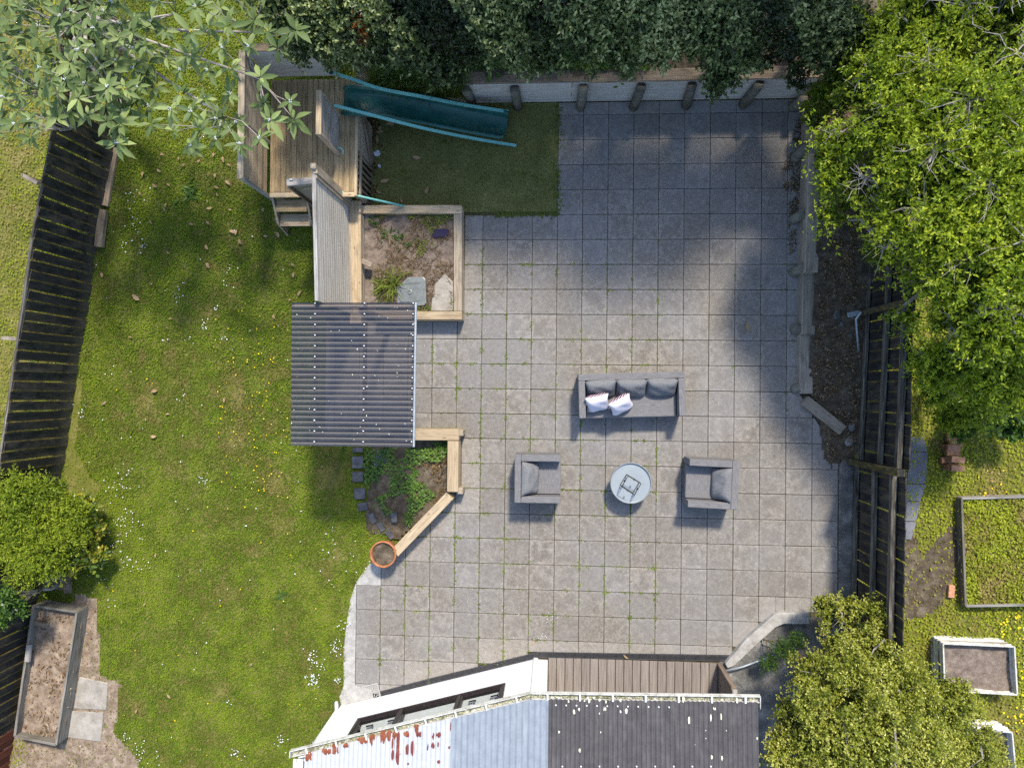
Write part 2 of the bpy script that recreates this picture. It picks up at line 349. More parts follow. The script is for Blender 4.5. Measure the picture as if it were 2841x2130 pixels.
# corrugated sheet paints
def sheet(name, c1, c2, patch=None, rough=.45):
    m, nt, b = mk(name, rough, .4); v = coords(nt, rnd=False); n = noise(nt, v, 7, 5, .7); n2 = noise(nt, coords(nt, 'Object', (5, .7, 1), False), 2.0, 4, .6)
    col = ramp(nt, math_(nt, 'ADD', math_(nt, 'MULTIPLY', n, .6), math_(nt, 'MULTIPLY', n2, .4)), [(.35, c1), (.65, c2)])
    if patch: col = mix(nt, ramp(nt, n2, [(.55, 0.0), (.75, .5)]), col, patch)
    lk(nt, col, b.inputs['Base Color']); return m
M['roof_white'] = sheet('white_roof_paint', (.36, .375, .40), (.46, .475, .495), (.32, .345, .38))
M['roof_blue'] = sheet('blue_grey_roof_sheet', (.18, .205, .235), (.25, .28, .315), (.30, .33, .36))
M['roof_dark'] = sheet('dark_roof_sheet', (.06, .054, .053), (.10, .092, .09), (.155, .145, .138), .26)
M['rust'] = speckle('rust', (.12, .035, .02), (.19, .06, .03), (.27, .10, .05), 14, 60, .9, .3)
M['rust_red'] = speckle('red_primer', (.10, .025, .022), (.145, .04, .034), (.2, .065, .05), 14, 60, .8, .2)
m, nt, b = mk('window_glass', .04, .5); b.inputs['Base Color'].default_value = (.02, .025, .03, 1); tr = nt.nodes.new('ShaderNodeBsdfTransparent'); tr.inputs[0].default_value = (.95, .97, .97, 1); ms = nt.nodes.new('ShaderNodeMixShader'); ms.inputs[0].default_value = .9; lk(nt, b.outputs[0], ms.inputs[1]); lk(nt, tr.outputs[0], ms.inputs[2]); lk(nt, ms.outputs[0], nt.nodes['Material Output'].inputs['Surface']); M['glass'] = m
# tinted see-through roofing
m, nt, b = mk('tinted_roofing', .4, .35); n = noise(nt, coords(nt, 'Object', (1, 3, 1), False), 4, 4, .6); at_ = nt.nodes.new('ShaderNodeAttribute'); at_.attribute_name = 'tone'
light_stripe = math_(nt, 'MULTIPLY', ramp(nt, at_.outputs['Fac'], [(.0, 1.0), (.62, .0)]), ramp(nt, n, [(.2, .8), (.8, 1.0)]))  # pale stripe along each trough painted for the light on the corrugations
lk(nt, mix(nt, light_stripe, ramp(nt, n, [(.3, (.018, .024, .042)), (.7, (.04, .046, .062))]), (.15, .142, .138)), b.inputs['Base Color'])
lk(nt, math_(nt, 'ADD', math_(nt, 'MULTIPLY', light_stripe, .3), .34), b.inputs['Roughness'])
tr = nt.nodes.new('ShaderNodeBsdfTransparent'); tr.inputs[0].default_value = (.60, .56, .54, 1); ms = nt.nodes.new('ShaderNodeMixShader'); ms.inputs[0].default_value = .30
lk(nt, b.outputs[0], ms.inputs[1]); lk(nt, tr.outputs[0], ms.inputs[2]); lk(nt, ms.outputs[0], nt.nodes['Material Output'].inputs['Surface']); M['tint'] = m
m, nt, b = mk('smoky_plastic', .3, .4); n = noise(nt, coords(nt), 9, 3, .6); lk(nt, ramp(nt, n, [(.3, (.16, .18, .18)), (.7, (.26, .28, .28))]), b.inputs['Base Color'])
tr = nt.nodes.new('ShaderNodeBsdfTransparent'); ms = nt.nodes.new('ShaderNodeMixShader'); ms.inputs[0].default_value = .3; lk(nt, b.outputs[0], ms.inputs[1]); lk(nt, tr.outputs[0], ms.inputs[2]); lk(nt, ms.outputs[0], nt.nodes['Material Output'].inputs['Surface']); M['smoky'] = m
# foliage
M['grass'] = leafmat('grass_blades', [(0, (.28, .215, .085)), (.18, (.165, .16, .03)), (.42, (.088, .145, .010)), (.7, (.13, .215, .012)), (1, (.23, .31, .02))], .6, .35, .2)
M['grass_pale'] = leafmat('dry_grass_blades', [(0, (.42, .32, .14)), (.3, (.28, .235, .05)), (.6, (.24, .28, .02)), (1, (.36, .40, .03))], .6, .35, .2)
M['turf_fibre'] = leafmat('turf_fibres', [(0, (.13, .135, .045)), (.6, (.20, .20, .068)), (1, (.31, .29, .095))], .8, .1, .1)
M['weed'] = leafmat('joint_weeds', [(0, (.10, .075, .03)), (.35, (.10, .13, .02)), (1, (.22, .30, .04))], .6, .3, .2)
M['hedge'] = leafmat('hedge_leaves', [(0, (.010, .020, .004)), (.35, (.046, .078, .017)), (.7, (.135, .18, .05)), (1, (.36, .39, .16))], .42, .18, .45)
M['hedge_rust'] = leafmat('rust_leaves', [(0, (.18, .05, .01)), (1, (.34, .14, .02))], .5, .3)
M['lime'] = leafmat('lime_leaves', [(0, (.03, .06, .005)), (.35, (.12, .19, .008)), (.7, (.25, .345, .013)), (1, (.46, .51, .04))], .42, .4, .4)
M['gold'] = leafmat('golden_leaves', [(0, (.03, .046, .005)), (.35, (.135, .17, .012)), (.7, (.275, .305, .024)), (1, (.52, .51, .12))], .38, .35, .45)
M['spray'] = leafmat('golden_sprays', [(0, (.035, .065, .005)), (.5, (.17, .25, .014)), (1, (.40, .45, .04))], .5, .4, .3)
M['laurel'] = leafmat('laurel_leaves', [(0, (.03, .07, .015)), (.5, (.10, .17, .02)), (1, (.38, .34, .03))], .35, .3, .5)
M['nightshade'] = leafmat('grey_green_leaves', [(0, (.05, .085, .024)), (.5, (.125, .18, .055)), (1, (.31, .38, .13))], .55, .3, .3)
M['herb'] = leafmat('weed_leaves', [(0, (.03, .07, .012)), (.5, (.07, .14, .02)), (1, (.14, .24, .03))], .5, .3, .35)
M['dry'] = leafmat('dry_stalks', [(0, (.10, .06, .03)), (.5, (.26, .18, .10)), (1, (.42, .34, .22))], .8, .2, .2)
M['litter'] = leafmat('leaf_litter', [(0, (.05, .03, .012)), (.5, (.14, .085, .03)), (1, (.30, .22, .10))], .8, .1, .2)
M['petal_white'] = plain('white_petals', (.70, .71, .74), .7, .2, .04)
M['petal_yellow'] = plain('yellow_petals', (.75, .55, .01), .6, .2, .1)
M['fallen'] = speckle('dry_leaf', (.19, .115, .05), (.31, .21, .115), (.42, .31, .19), 20, 60, .8, .3, vary=.2)
M['bark'] = wood('grey_bark', (.16, .14, .12), (.27, .245, .215), (.40, .37, .335), vary=.15, grain=8)
M['bark_brown'] = wood('brown_bark', (.07, .05, .035), (.13, .10, .07), (.2, .16, .11), vary=.15, grain=8)
M['bud'] = speckle('woolly_buds', (.40, .42, .40), (.58, .60, .58), (.72, .74, .74), 40, 90, .9)

# ================================================================== THE SETTING
g = MB().add([(-60, -60, -.14), (60, -60, -.14), (60, 60, -.14), (-60, 60, -.14)], [(0, 1, 2, 3)]).build('ground', M['ground']); tag(g, kind='structure')

# ---- key lines of the patio
Y_TOP = S(2, 1950, 657).y
PL_Z = .36
PX = S(5, 1120, 300, PL_Z).x; PY0 = S(5, 900, 436, PL_Z).y; PY1 = S(2, 700, 1325, PL_Z).y          # upper planter, right / bottom / top faces
LX = S(5, 1100, 1400, .4).x; LY1 = S(5, 950, 1140, .4).y                                             # lower planter
A0 = S(5, 1062, 1552, .4); A1 = S(8, 712, 238, .4)                                                   # the angled sleeper's centre line
DR0, DR1, DR2 = S(8, 592, 1162), S(8, 1612, 903), S(9, 315, 922)                                     # patio side of the drain
RX1 = S(6, 762, 500).x; RYK = S(6, 700, 920).y
def clip(poly, p, q):
    out = []; n = len(poly); sd = lambda a: (q[0] - p[0]) * (a[1] - p[1]) - (q[1] - p[1]) * (a[0] - p[0])
    for i in range(n):
        a, b = poly[i], poly[(i + 1) % n]; sa, sb = sd(a), sd(b)
        if sa >= 0: out.append(a)
        if (sa >= 0) != (sb >= 0):
            t = sa / (sa - sb); out.append((a[0] + (b[0] - a[0]) * t, a[1] + (b[1] - a[1]) * t))
    return out
def area(poly): return abs(sum(poly[i][0] * poly[(i + 1) % len(poly)][1] - poly[(i + 1) % len(poly)][0] * poly[i][1] for i in range(len(poly)))) / 2 if len(poly) > 2 else 0
minx = lambda P, x: clip(P, (x, 1), (x, -1)); maxx = lambda P, x: clip(P, (x, -1), (x, 1)); miny = lambda P, y: clip(P, (0, y), (1, y)); maxy = lambda P, y: clip(P, (1, y), (0, y))
NB0, NB1, NB2 = S(9, 820, 652, .12), S(9, 622, 652, .12), S(9, 300, 960, .12)
Q0, Q1 = S(6, 775, 930), S(6, 985, 1265)
GAP = .0045
def cell_poly(i, j, split=0):
    x0, x1 = (i - 6) * .5 + GAP, (i - 5) * .5 - GAP; y1, y0 = (5 - j) * .5 - GAP, (4 - j) * .5 + GAP
    P = [(x0, y0), (x1, y0), (x1, y1), (x0, y1)]; cx, cy = (x0 + x1) / 2, (y0 + y1) / 2
    P = maxy(P, Y_TOP - .01)
    if cy > RYK: P = maxx(P, RX1)
    else:
        P = maxx(P, 5.02)
        P = clip(P, Q1, Q0) if cy > Q1.y - .05 else P
    if cy > 3.5: P = minx(P, -.5 + GAP)
    elif cy > PY0: P = minx(P, PX) if cx > PX - .4 else (maxy(P, PY0) if cy < PY0 + .25 else [])
    elif cy > LY1: P = minx(P, -5.2)
    elif cy > A0.y - .1: P = minx(P, LX)
    elif cy > A1.y - .2:
        P = clip(P, A0 + (A1 - A0) * -1, A1)
        P = minx(P, -4.0 + GAP) if cy < A1.y + .3 else P
    else: P = minx(P, -4.0 + GAP if cy > -4 else -4.5 + GAP)
    if PY0 - .25 < cy < PY0 + .25 and cx < PX: P = maxy(P, PY0)
    P = clip(P, DR0, DR1) if cx < DR1.x else clip(P, DR1, DR2)
    if cx > NB2.x - .3 and cy < NB1.y + .3:
        if split == 1: P = clip(maxx(P, NB1.x), NB2, NB1)
        elif split == 2: P = miny(minx(P, NB1.x), NB1.y)
        elif cx < NB1.x: P = clip(P, NB2, NB1)
        else: P = miny(P, NB1.y)
    return P
patio = MB().box(-5.25, 5.25, -6.4, Y_TOP, -.13, -.022)
patio = patio.build('patio', M['joint']); tag(patio, kind='structure')
def slab(poly, name, mat, parent, z0=-.05, z1=0.0, bev=.006, kind=None):
    cx = sum(p[0] for p in poly) / len(poly); cy = sum(p[1] for p in poly) / len(poly)
    o = MB().prism([(p[0] - cx, p[1] - cy) for p in poly], z0, z1).build(name, mat, None, bevel=bev); o.location = (cx, cy, 0)
    return attach(o, parent) if parent else o
full = None; pieces = []
for j in range(-7, 18):
    for i in range(-6, 17):
        corner = (i - 6) * .5 < NB1.x < (i - 5) * .5 and abs((4.5 - j) * .5 - NB1.y) < .3
        for sp in ((1, 2) if corner else (0,)):
            P = cell_poly(i, j, sp)
            if area(P) > .012: pieces.append((area(P), P, i, j))
pieces.sort(key=lambda t: -t[0])
rest = MB()
for n, (a, P, i, j) in enumerate(pieces):
    cx, cy = (i - 5.5) * .5, (4.5 - j) * .5; dz = RND.uniform(-.003, .003)
    if n < 299:
        if a > .2375:
            if full is None: full = MB().prism([(-.2455, -.2455), (.2455, -.2455), (.2455, .2455), (-.2455, .2455)], -.05, 0).mesh('paver', M['paver'], bevel=.007)
            o = bpy.data.objects.new('paver', full); COL.objects.link(o); o.location = (cx + RND.uniform(-.002, .002), cy + RND.uniform(-.002, .002), dz); o.rotation_euler = (RND.uniform(-.003, .003), RND.uniform(-.003, .003), RND.choice((0, 1, 2, 3)) * math.pi / 2 + RND.uniform(-.005, .005))
        else:
            o = MB().prism([(p[0] - cx, p[1] - cy) for p in P], -.05, 0).build('paver', M['paver'], bevel=.005); o.location = (cx, cy, dz)
        attach(o, patio)
    else: rest.prism(P, -.05, dz)
if rest.v: rest.build('paver', M['paver'], patio, kind='stuff', bevel=.005)
print('pavers', len(pieces))

# ---- lawn: gentle slope up towards the play deck
STRIP_OUT = [S(8, *p) for p in [(575, 290), (520, 335), (440, 450), (402, 560), (372, 750), (357, 900), (358, 1120), (330, 1190), (345, 1262)]]
STRIP_IN = [S(8, *p) for p in [(560, 1225), (540, 1170), (590, 1160), (430, 1118)]] + [Vector((-4.5, -4.0, 0)), Vector((-4.0, -4.0, 0)), Vector((-4.0, -3.35, 0))]
LAWN = [(-13.5, 10), (-4.42, 10), (-4.42, 1.45), (-5.2, 1.45), (-5.2, LY1), (LX - .1, LY1), (LX - .1, A0.y), (A1.x - .05, A1.y + .1)] + [(STRIP_OUT[0].x + .25, STRIP_OUT[0].y + .1)] + [(p.x + .1, p.y) for p in STRIP_OUT] + [(-4.9, -6.6), (-5.2, -12), (-13.5, -12)]
def height_sheet(name, poly, zf, mat, step=.15, jit=.0, kind='structure'):
    xs = np.arange(min(p[0] for p in poly) - step, max(p[0] for p in poly) + step, step); ys = np.arange(min(p[1] for p in poly) - step, max(p[1] for p in poly) + step, step)
    X, Y = np.meshgrid(xs, ys); Z = np.vectorize(zf)(X, Y) + (fbm(X * 2.3, Y * 2.3) - .5) * jit + (fbm(X * 9 + 3, Y * 9) - .5) * jit * .55
    nx = len(xs); idx = np.arange(X.size).reshape(X.shape)
    ok = in_poly(X[:-1, :-1] + step / 2, Y[:-1, :-1] + step / 2, poly)
    F = np.stack([idx[:-1, :-1][ok], idx[:-1, 1:][ok], idx[1:, 1:][ok], idx[1:, :-1][ok]], 1)
    used = np.unique(F); mp = -np.ones(X.size, int); mp[used] = np.arange(len(used))
    o = np_mesh(name, np.stack([X.ravel(), Y.ravel(), Z.ravel()], 1)[used], mp[F], mat, smooth=True)
    return tag(o, kind=kind)
height_sheet('lawn', LAWN, lambda x, y: lawn_z(x, y) - .012, M['lawn'], .1, .02)
st = MB().prism([(p.x, p.y) for p in STRIP_OUT] + [(p.x, p.y) for p in STRIP_IN], -.08, .006).build('concrete_edging', M['concrete']); tag(st, kind='structure')

# ---- turf patch beside the slide
TX0 = -4.3
turf = MB().box(TX0, -.5, PY1 - .05, Y_TOP, -.05, -.004).build('artificial_turf', M['turf']); tag(turf, kind='structure')

# ---- banks behind the retaining walls
FX = lambda y: 5.314 + (y - .316) * .0131                                                              # line of the dark boundary fence
def bank_z(x, y):
    z = .86 + .10 * max(0, y - Y_TOP) if y > Y_TOP else .62 * smooth(-1.6, 4.2, y) + .03
    return z
height_sheet('bank', [(-4.4, Y_TOP + .02), (3.9, Y_TOP + .02), (3.9, 12), (-4.4, 12)], lambda x, y: bank_z(x, max(y, Y_TOP + .01)), M['soil'], .15, .1)
height_sheet('side_bank', [(RX1 + .12, Y_TOP + .3), (RX1 + .14, RYK + .05), (RX1 + .3, RYK - .1), (4.72, -1.25), (4.9, -1.5), (5.05, -1.75), (5.42, -1.75), (5.45, Y_TOP + .3)], lambda x, y: .66 * smooth(-1.7, 4.4, y) - .01, M['soil'], .045, .08)
height_sheet('back_bank', [(3.75, Y_TOP + .1), (9, Y_TOP + .1), (9, 12), (3.75, 12)], lambda x, y: .8, M['soil'], .3, .1)
# ---- concrete path beside the fence, low wall end and side path by the house
cp = MB().prism([(5.02, -1.3), (5.3, -1.3), (5.27, -4.6), (5.02, -4.6)], -.08, -.01).build('fence_strip', M['concrete_dark'], bevel=.01); tag(cp, kind='structure')
sp_ = MB().prism([(NB2.x + .02, NB2.y - .02), (NB1.x + .1, NB1.y - .1), (5.2, NB1.y - .1), (5.2, -9.5), (2.1, -9.5), (2.1, -5.6)], -.09, -.015)
side = sp_.build('side_path', M['concrete_dark']); tag(side, kind='structure')
# ---- neighbour's yard
ny = height_sheet('neighbour_lawn', [(5.5, 9.5), (16, 9.5), (16, -12), (5.3, -12)], lambda x, y: 0.0, M['lawn'], .2, .03)

# ================================================================== GRASS
def tufts(n, poly, zf, mat, name, label, cat, mask=None, h=(.02, .05), wd=.007, tonef=None, clover=.35, kind='stuff', lean=1.2):
    xs = [p[0] for p in poly]; ys = [p[1] for p in poly]
    x = RG.uniform(min(xs), max(xs), n * 2); y = RG.uniform(min(ys), max(ys), n * 2); ok = in_poly(x, y, poly)
    if mask is not None: ok &= mask(x, y)
    x, y = x[ok][:n], y[ok][:n]; n = len(x)
    z = np.vectorize(zf)(x, y) - .012
    a = RG.uniform(0, 2 * np.pi, n); hh = RG.uniform(h[0], h[1], n); ln = RG.uniform(.3, lean, n) * hh
    cl = RG.random(n) < clover
    dx, dy = np.cos(a), np.sin(a); px, py = -dy, dx
    w_ = np.where(cl, wd * 2.2, wd)
    B0 = np.stack([x - px * w_, y - py * w_, z + np.where(cl, hh * .7, 0)], 1); B1 = np.stack([x + px * w_, y + py * w_, z + np.where(cl, hh * .7, 0)], 1)
    ln = np.where(cl, wd * 4.0, ln)
    T = np.stack([x + dx * ln, y + dy * ln, z + np.where(cl, hh * .85, hh)], 1)
    V = np.stack([B0, B1, T], 1).reshape(-1, 3); F = np.arange(3 * n).reshape(-1, 3)
    t = tonef(x, y) if tonef else np.full(n, .5)
    t = np.clip(t + RG.normal(0, .2, n) + np.where(cl, .12, 0), 0, 1)
    o = np_mesh(name, V, F, mat, tone=np.repeat(t, 3)); return tag(o, label, cat, kind=kind)
BARE = [[S(7, *p) for p in [(0, 1480), (120, 1300), (480, 560), (440, 330), (300, 330), (250, 480), (640, 560), (630, 700), (650, 900), (640, 1050), (780, 1110), (740, 1430), (890, 1600), (890, 1700), (0, 1700)]],
        [S(4, *p) for p in [(410, 1430), (430, 1250), (500, 800), (530, 820), (520, 1000), (480, 1250), (580, 1450), (650, 1500), (590, 1650), (480, 1650)]],
        [S(5, *p) for p in [(780, 1270), (1030, 1260), (1030, 1520), (930, 1640), (740, 1600), (800, 1450)]]]
def bare(x, y):
    r = np.zeros(len(x), bool)
    for q in BARE: r |= in_poly(x, y, q)
    return r
WORN = [S(4, 960, 960), S(4, 1500, 1200), S(4, 1800, 1480), S(7, 1820, 90), S(7, 2150, 300), S(4, 2100, 1480), S(7, 1500, 520), S(7, 1400, 1150), S(4, 1500, 900), S(5, 260, 1480)]
def lawn_mask(x, y):
    keep = RG.random(len(x)) < np.where(bare(x, y), .10, 1.0)
    d = np.ones(len(x))
    for p in WORN: d = np.minimum(d, np.hypot(x - p.x, y - p.y) / .42 + fbm(x * 4, y * 4) * .6)
    return keep & (RG.random(len(x)) < np.clip(d, .35, 1)) & ~(x < -11.6 + .14 * y)
def lawn_tone(x, y):
    t = .62 + (fbm(x * .9, y * .9) - .5) * .8 + (fbm(x * 3.3, y * 3.3) - .5) * 1.1 + (vnoise(x * 13, y * 13) - .5) * .3
    for p in WORN: t = t - .5 * np.clip(1 - np.hypot(x - p.x, y - p.y) / .5, 0, 1)
    return t
tufts(460000, [q for q in LAWN if q not in [(p.x + .1, p.y) for p in STRIP_OUT] and q != (STRIP_OUT[0].x + .25, STRIP_OUT[0].y + .1)][:-3] + [(p.x + .02, p.y) for p in STRIP_OUT] + [(-4.9, -6.6), (-5.2, -8.2), (-12.8, -8.2), (-13, 9)], lawn_z, M['grass'], 'lawn_grass', 'short green grass and clover of the main lawn', 'grass', lawn_mask, (.018, .05), .0065, lawn_tone, .22)
LEFTN = [(-14, 9), (-9.6, 9), (-10.2, 2.2), (-11.0, -2), (-11.5, -8), (-14, -8)]
tufts(40000, LEFTN, lawn_z, M['grass_pale'], 'neighbour_grass', 'yellowing grass beyond the left fence', 'grass', None, (.02, .06), .009, lambda x, y: .5 + (fbm(x * 2, y * 2) - .55) * 1.6)
RIGHTN = [(5.55, 7), (11, 7), (11, -8), (5.35, -8)]
DARKMULCH = [S(9, *p) for p in [(1440, 0), (1560, 300), (1640, 180), (1780, 60), (1800, 300), (1700, 560), (1620, 650), (1440, 700)]]
def right_mask(x, y): return ~(in_poly(x, y, DARKMULCH) & (RG.random(len(x)) < .82)) & ~((x < 6.15) & (y > -3.0) & (y < -.7) & (fbm(x * 3, y * 3) < .8) & (RG.random(len(x)) < .9))
tufts(95000, RIGHTN, lambda x, y: 0.0, M['grass_pale'], 'yard_grass', 'bright yellow green grass of the yard beyond the dark fence', 'grass', right_mask, (.03, .09), .010, lambda x, y: .62 + (fbm(x * 2, y * 2) - .5) * 1.3)
tufts(60000, [(TX0, PY1), (-.5, 3.5), (-.5, Y_TOP), (TX0, Y_TOP)] if False else [(TX0, 3.46), (-.5, 3.46), (-.5, Y_TOP - .03), (TX0, Y_TOP - .03)], lambda x, y: .008, M['turf_fibre'], 'turf_pile', 'short dull green turf beside the slide', 'turf', None, (.008, .02), .006, lambda x, y: .45 + (fbm(x * 2, y * 2) - .5) * .9, 0.0)
# bank grass spilling over the wall beside the slide
BG = [S(2, *p, 1.0) for p in [(470, 500), (1000, 540), (1000, 420), (480, 380)]]
tufts(5200, [(S(2, 420, 500, .9).x, Y_TOP - .10), (S(2, 1010, 500, .9).x, Y_TOP - .10), (S(2, 1010, 500, .9).x, Y_TOP + .25), (S(2, 420, 500, .9).x, Y_TOP + .25)], lambda x, y: .86 - max(0, Y_TOP + .03 - y) * 2.5, M['weed'], 'bank_fringe', 'straw and green grass fringe drooping over the wall by the slide', 'grass', lambda x, y: fbm(x * 2.5, y * 2.5) > .33, (.10, .24), .008, lambda x, y: .15 + fbm(x * 3, y * 3) * .5, 0, lean=1.8)
tufts(2600, BG, lambda x, y: .92, M['herb'], 'bank_grass', 'long grass hanging over the bank behind the slide', 'grass', None, (.12, .26), .008, lambda x, y: .25 + fbm(x * 3, y * 3) * .5, 0, lean=1.6)
BG2 = [S(2, *p, .9) for p in [(1000, 455), (2212, 455), (2212, 330), (1000, 330)]]
tufts(5000, BG2, lambda x, y: .9, M['herb'], 'bank_weeds', 'low weeds on the bank behind the retaining wall cap', 'weeds', None, (.04, .13), .009, lambda x, y: .2 + fbm(x * 3, y * 3) * .5, .3)

# joint weeds: thicker towards the middle and left of the patio
V, F, T = [], [], []
def sprout(x, y, z, k, r, t, V=V, F=F, T=T):
    for _ in range(k):
        a = RND.uniform(0, 6.283); l = r * RND.uniform(.5, 1.2); wv_ = l * .28; bx, by = x + RND.uniform(-r, r) * .5, y + RND.uniform(-r, r) * .5
        n0 = len(V); dx, dy = math.cos(a), math.sin(a)
        V += [(bx, by, z), (bx + dx * l * .5 - dy * wv_, by + dy * l * .5 + dx * wv_, z + l * .35), (bx + dx * l, by + dy * l, z + l * .25), (bx + dx * l * .5 + dy * wv_, by + dy * l * .5 - dx * wv_, z + l * .35)]
        F.append((n0, n0 + 1, n0 + 2, n0 + 3)); tt = min(1, max(0, t + RND.uniform(-.25, .25))); T += [tt] * 4
for a, P, i, j in pieces:
    cx, cy = (i - 5.5) * .5, (4.5 - j) * .5
    for ax in (0, 1):
        for _ in range(34):
            s = RND.uniform(-.25, .25); x, y = (cx - .25, cy + s) if ax == 0 else (cx + s, cy - .25)
            d = float(fbm(np.array([x * 1.7 + 3]), np.array([y * 1.7]))[0]) * (1.15 if ax == 0 else 1.0)
            d *= (1.25 if -4.2 < x < 1.6 and y < 3 else .62) * (.45 if y > 3 else 1) * (.8 if x > 3 else 1)
            fine = float(vnoise(np.array([x * 9.0]), np.array([y * 9.0 + 7]))[0])
            if d * fine > .33 + .10 * math.sin(cx * 2.3 + cy * 1.1) and RND.random() < .8:
                sprout(x, y, -.002, RND.choice((1, 2, 2, 3)), RND.uniform(.012, .028) * (1.5 if d * fine > .45 else 1), .15 + d * .75)
for c, x, y in [(10, 1890, 105), (10, 1895, 150), (8, 1235, 540), (8, 1880, 570), (8, 2040, 900), (9, 503, 492), (8, 1225, 775), (6, 335, 740), (5, 1247, 810), (6, 690, 870), (6, 690, 80), (5, 1240, 640), (8, 1075, 270), (9, 335, 220)]:
    p = S(c, x, y)
    for _ in range(4): sprout(p.x + RND.uniform(-.02, .02), p.y + RND.uniform(-.03, .03), -.01, 4, .035, .7)
wj = np_mesh('joint_weeds', np.array(V), np.array(F), M['weed']); a_ = wj.data.attributes.new('tone', 'FLOAT', 'POINT'); a_.data.foreach_set('value', np.array(T, dtype=np.float32))
tag(wj, 'tiny green weeds growing along the paver joints', 'weeds', kind='stuff')
# clumpy weeds along the turf edge
V2, F2, T2 = [], [], []
for _ in range(260):
    if RND.random() < .5: x, y = -.5 + RND.gauss(0, .035), RND.uniform(3.5, 5.7)
    else: x, y = RND.uniform(-1.75, -.5), 3.5 + RND.gauss(0, .03)
    if float(fbm(np.array([x * 3.]), np.array([y * 3.]))[0]) > .45: sprout(x, y, .0, 4, .035, .55, V2, F2, T2)
for _ in range(120): sprout(RND.uniform(-3.2, -.6), RND.uniform(3.6, 5.4), .005, 2, .025, .75, V2, F2, T2)
for c, x, y in [(2, 1500, 1150), (2, 1390, 1130), (2, 1165, 1140), (2, 620, 1110), (2, 1200, 690), (2, 1250, 670), (2, 890, 920)]:
    p = S(c, x, y)
    for _ in range(7): sprout(p.x + RND.gauss(0, .05), p.y + RND.gauss(0, .04), .0, 4, .04, .6, V2, F2, T2)
te = np_mesh('turf_edge_weeds', np.array(V2), np.array(F2), M['weed']); a_ = te.data.attributes.new('tone', 'FLOAT', 'POINT'); a_.data.foreach_set('value', np.array(T2, dtype=np.float32))
tag(te, 'green weeds along the ragged edge of the turf patch', 'weeds', kind='stuff')

# ================================================================== FENCES AND WALLS
def ptz(p, z): return Vector((p.x, p.y, z))
def paling_fence(name, label, line, height, pitch, mat, rail_side=None, base=None, railmat=None, rails=(), posts=(), alt=.012, wd=.185, special=None):
    f = thing(name, label, 'fence', (line[0][0], line[0][1], 0)); cache = {}
    for a, b_ in zip(line[:-1], line[1:]):
        a, b_ = Vector((a[0], a[1], 0)), Vector((b_[0], b_[1], 0)); d = (b_ - a); L_ = d.length; d.normalize(); nrm = Vector((-d.y, d.x, 0)); k = max(1, round(L_ / pitch)); st = L_ / k
        for i in range(k):
            c = a + d * (st * (i + .5)); bz = base(c.x, c.y) if base else 0
            hh = height + RND.uniform(-.012, .012); key = 'm'
            mt = special if (special and c.y < -7.2) else mat
            if mt not in cache: cache[mt] = MB().obox((0, 0, 0), (height, wd, .018)).mesh('paling', mt, bevel=.004)
            o = bpy.data.objects.new('paling', cache[mt]); COL.objects.link(o)
            r = Matrix((Vector((0, 0, 1)), d, Vector((0, 0, 1)).cross(d))).transposed()     # X up, Y along the fence
            r = r @ Matrix.Rotation(RND.uniform(-.012, .012), 3, 'Z') @ Matrix.Rotation(RND.uniform(-.035, .035), 3, 'X')
            o.rotation_euler = r.to_euler(); o.location = c + d * RND.uniform(-.012, .012) + nrm * (alt if i % 2 else -alt) + Vector((0, 0, bz + height / 2 + RND.uniform(-.012, .012)))
            attach(o, f)
        for z, rw, rh, off in rails:
            bz0 = base(a.x, a.y) if base else 0; bz1 = base(b_.x, b_.y) if base else 0
            timber('rail', a + nrm * off + Vector((0, 0, bz0 + z)) - d * .0, b_ + nrm * off + Vector((0, 0, bz1 + z)), rw, rh, railmat or mat, f, .004)
    for p, z0, z1, w_ in posts:
        timber('post', (p[0], p[1], z0), (p[0], p[1], z1), w_, w_, mat, f, .006)
    return f
LF = [SL(1, 800, 150), SL(1, 760, 930), SL(1, 612, 1653), SL(4, 515, 665), SL(4, 403, 1420), S(7, 262, 450), S(7, 55, 1660)]
LFp = [(p.x, p.y) for p in LF]
lf = paling_fence('paling_fence', 'long near black paling fence with yellow lichen along the left side of the lawn', LFp, 1.66, .185, M['fence'], base=lawn_z, railmat=M['fence_rail'],
                  rails=[(1.6, .05, .09, -.05), (.25, .05, .09, -.05)], special=M['fence_red'])
for a, b_, nm in [((730, 990), (660, 1340), 'g'), ((665, 1360), (640, 1600), 'y')]:
    pass
kb = thing('timber_edging', 'old grey brown timber edging along the foot of the left fence', 'edging', SL(1, 700, 1200))
timber('plank', SL(1, 742, 955, .05), SL(1, 676, 1330, .05), .17, .07, M['wood_old'], kb)
timber('plank', SL(1, 668, 1355, .09), SL(1, 640, 1595, .09), .16, .10, M['wood_old'], kb)
# stays on the far side of the left fence
for c, x, y, x2, y2, lab in [(1, 150, 1135, 245, 1185, 'pale weathered post cap behind the upper left fence'), (4, 20, 555, 112, 560, 'pale timber stub behind the middle of the left fence')]:
    p, q = S(c, x, y, 1.35), S(c, x2, y2, 1.45); t = thing('fence_stay', lab, 'timber', (p.x, p.y, 0))
    timber('arm', p, q, .07, .05, M['wood_sleeper'], t); timber('stake', (p.x, p.y, 0), (p.x, p.y, 1.38), .06, .06, M['wood_old'], t)

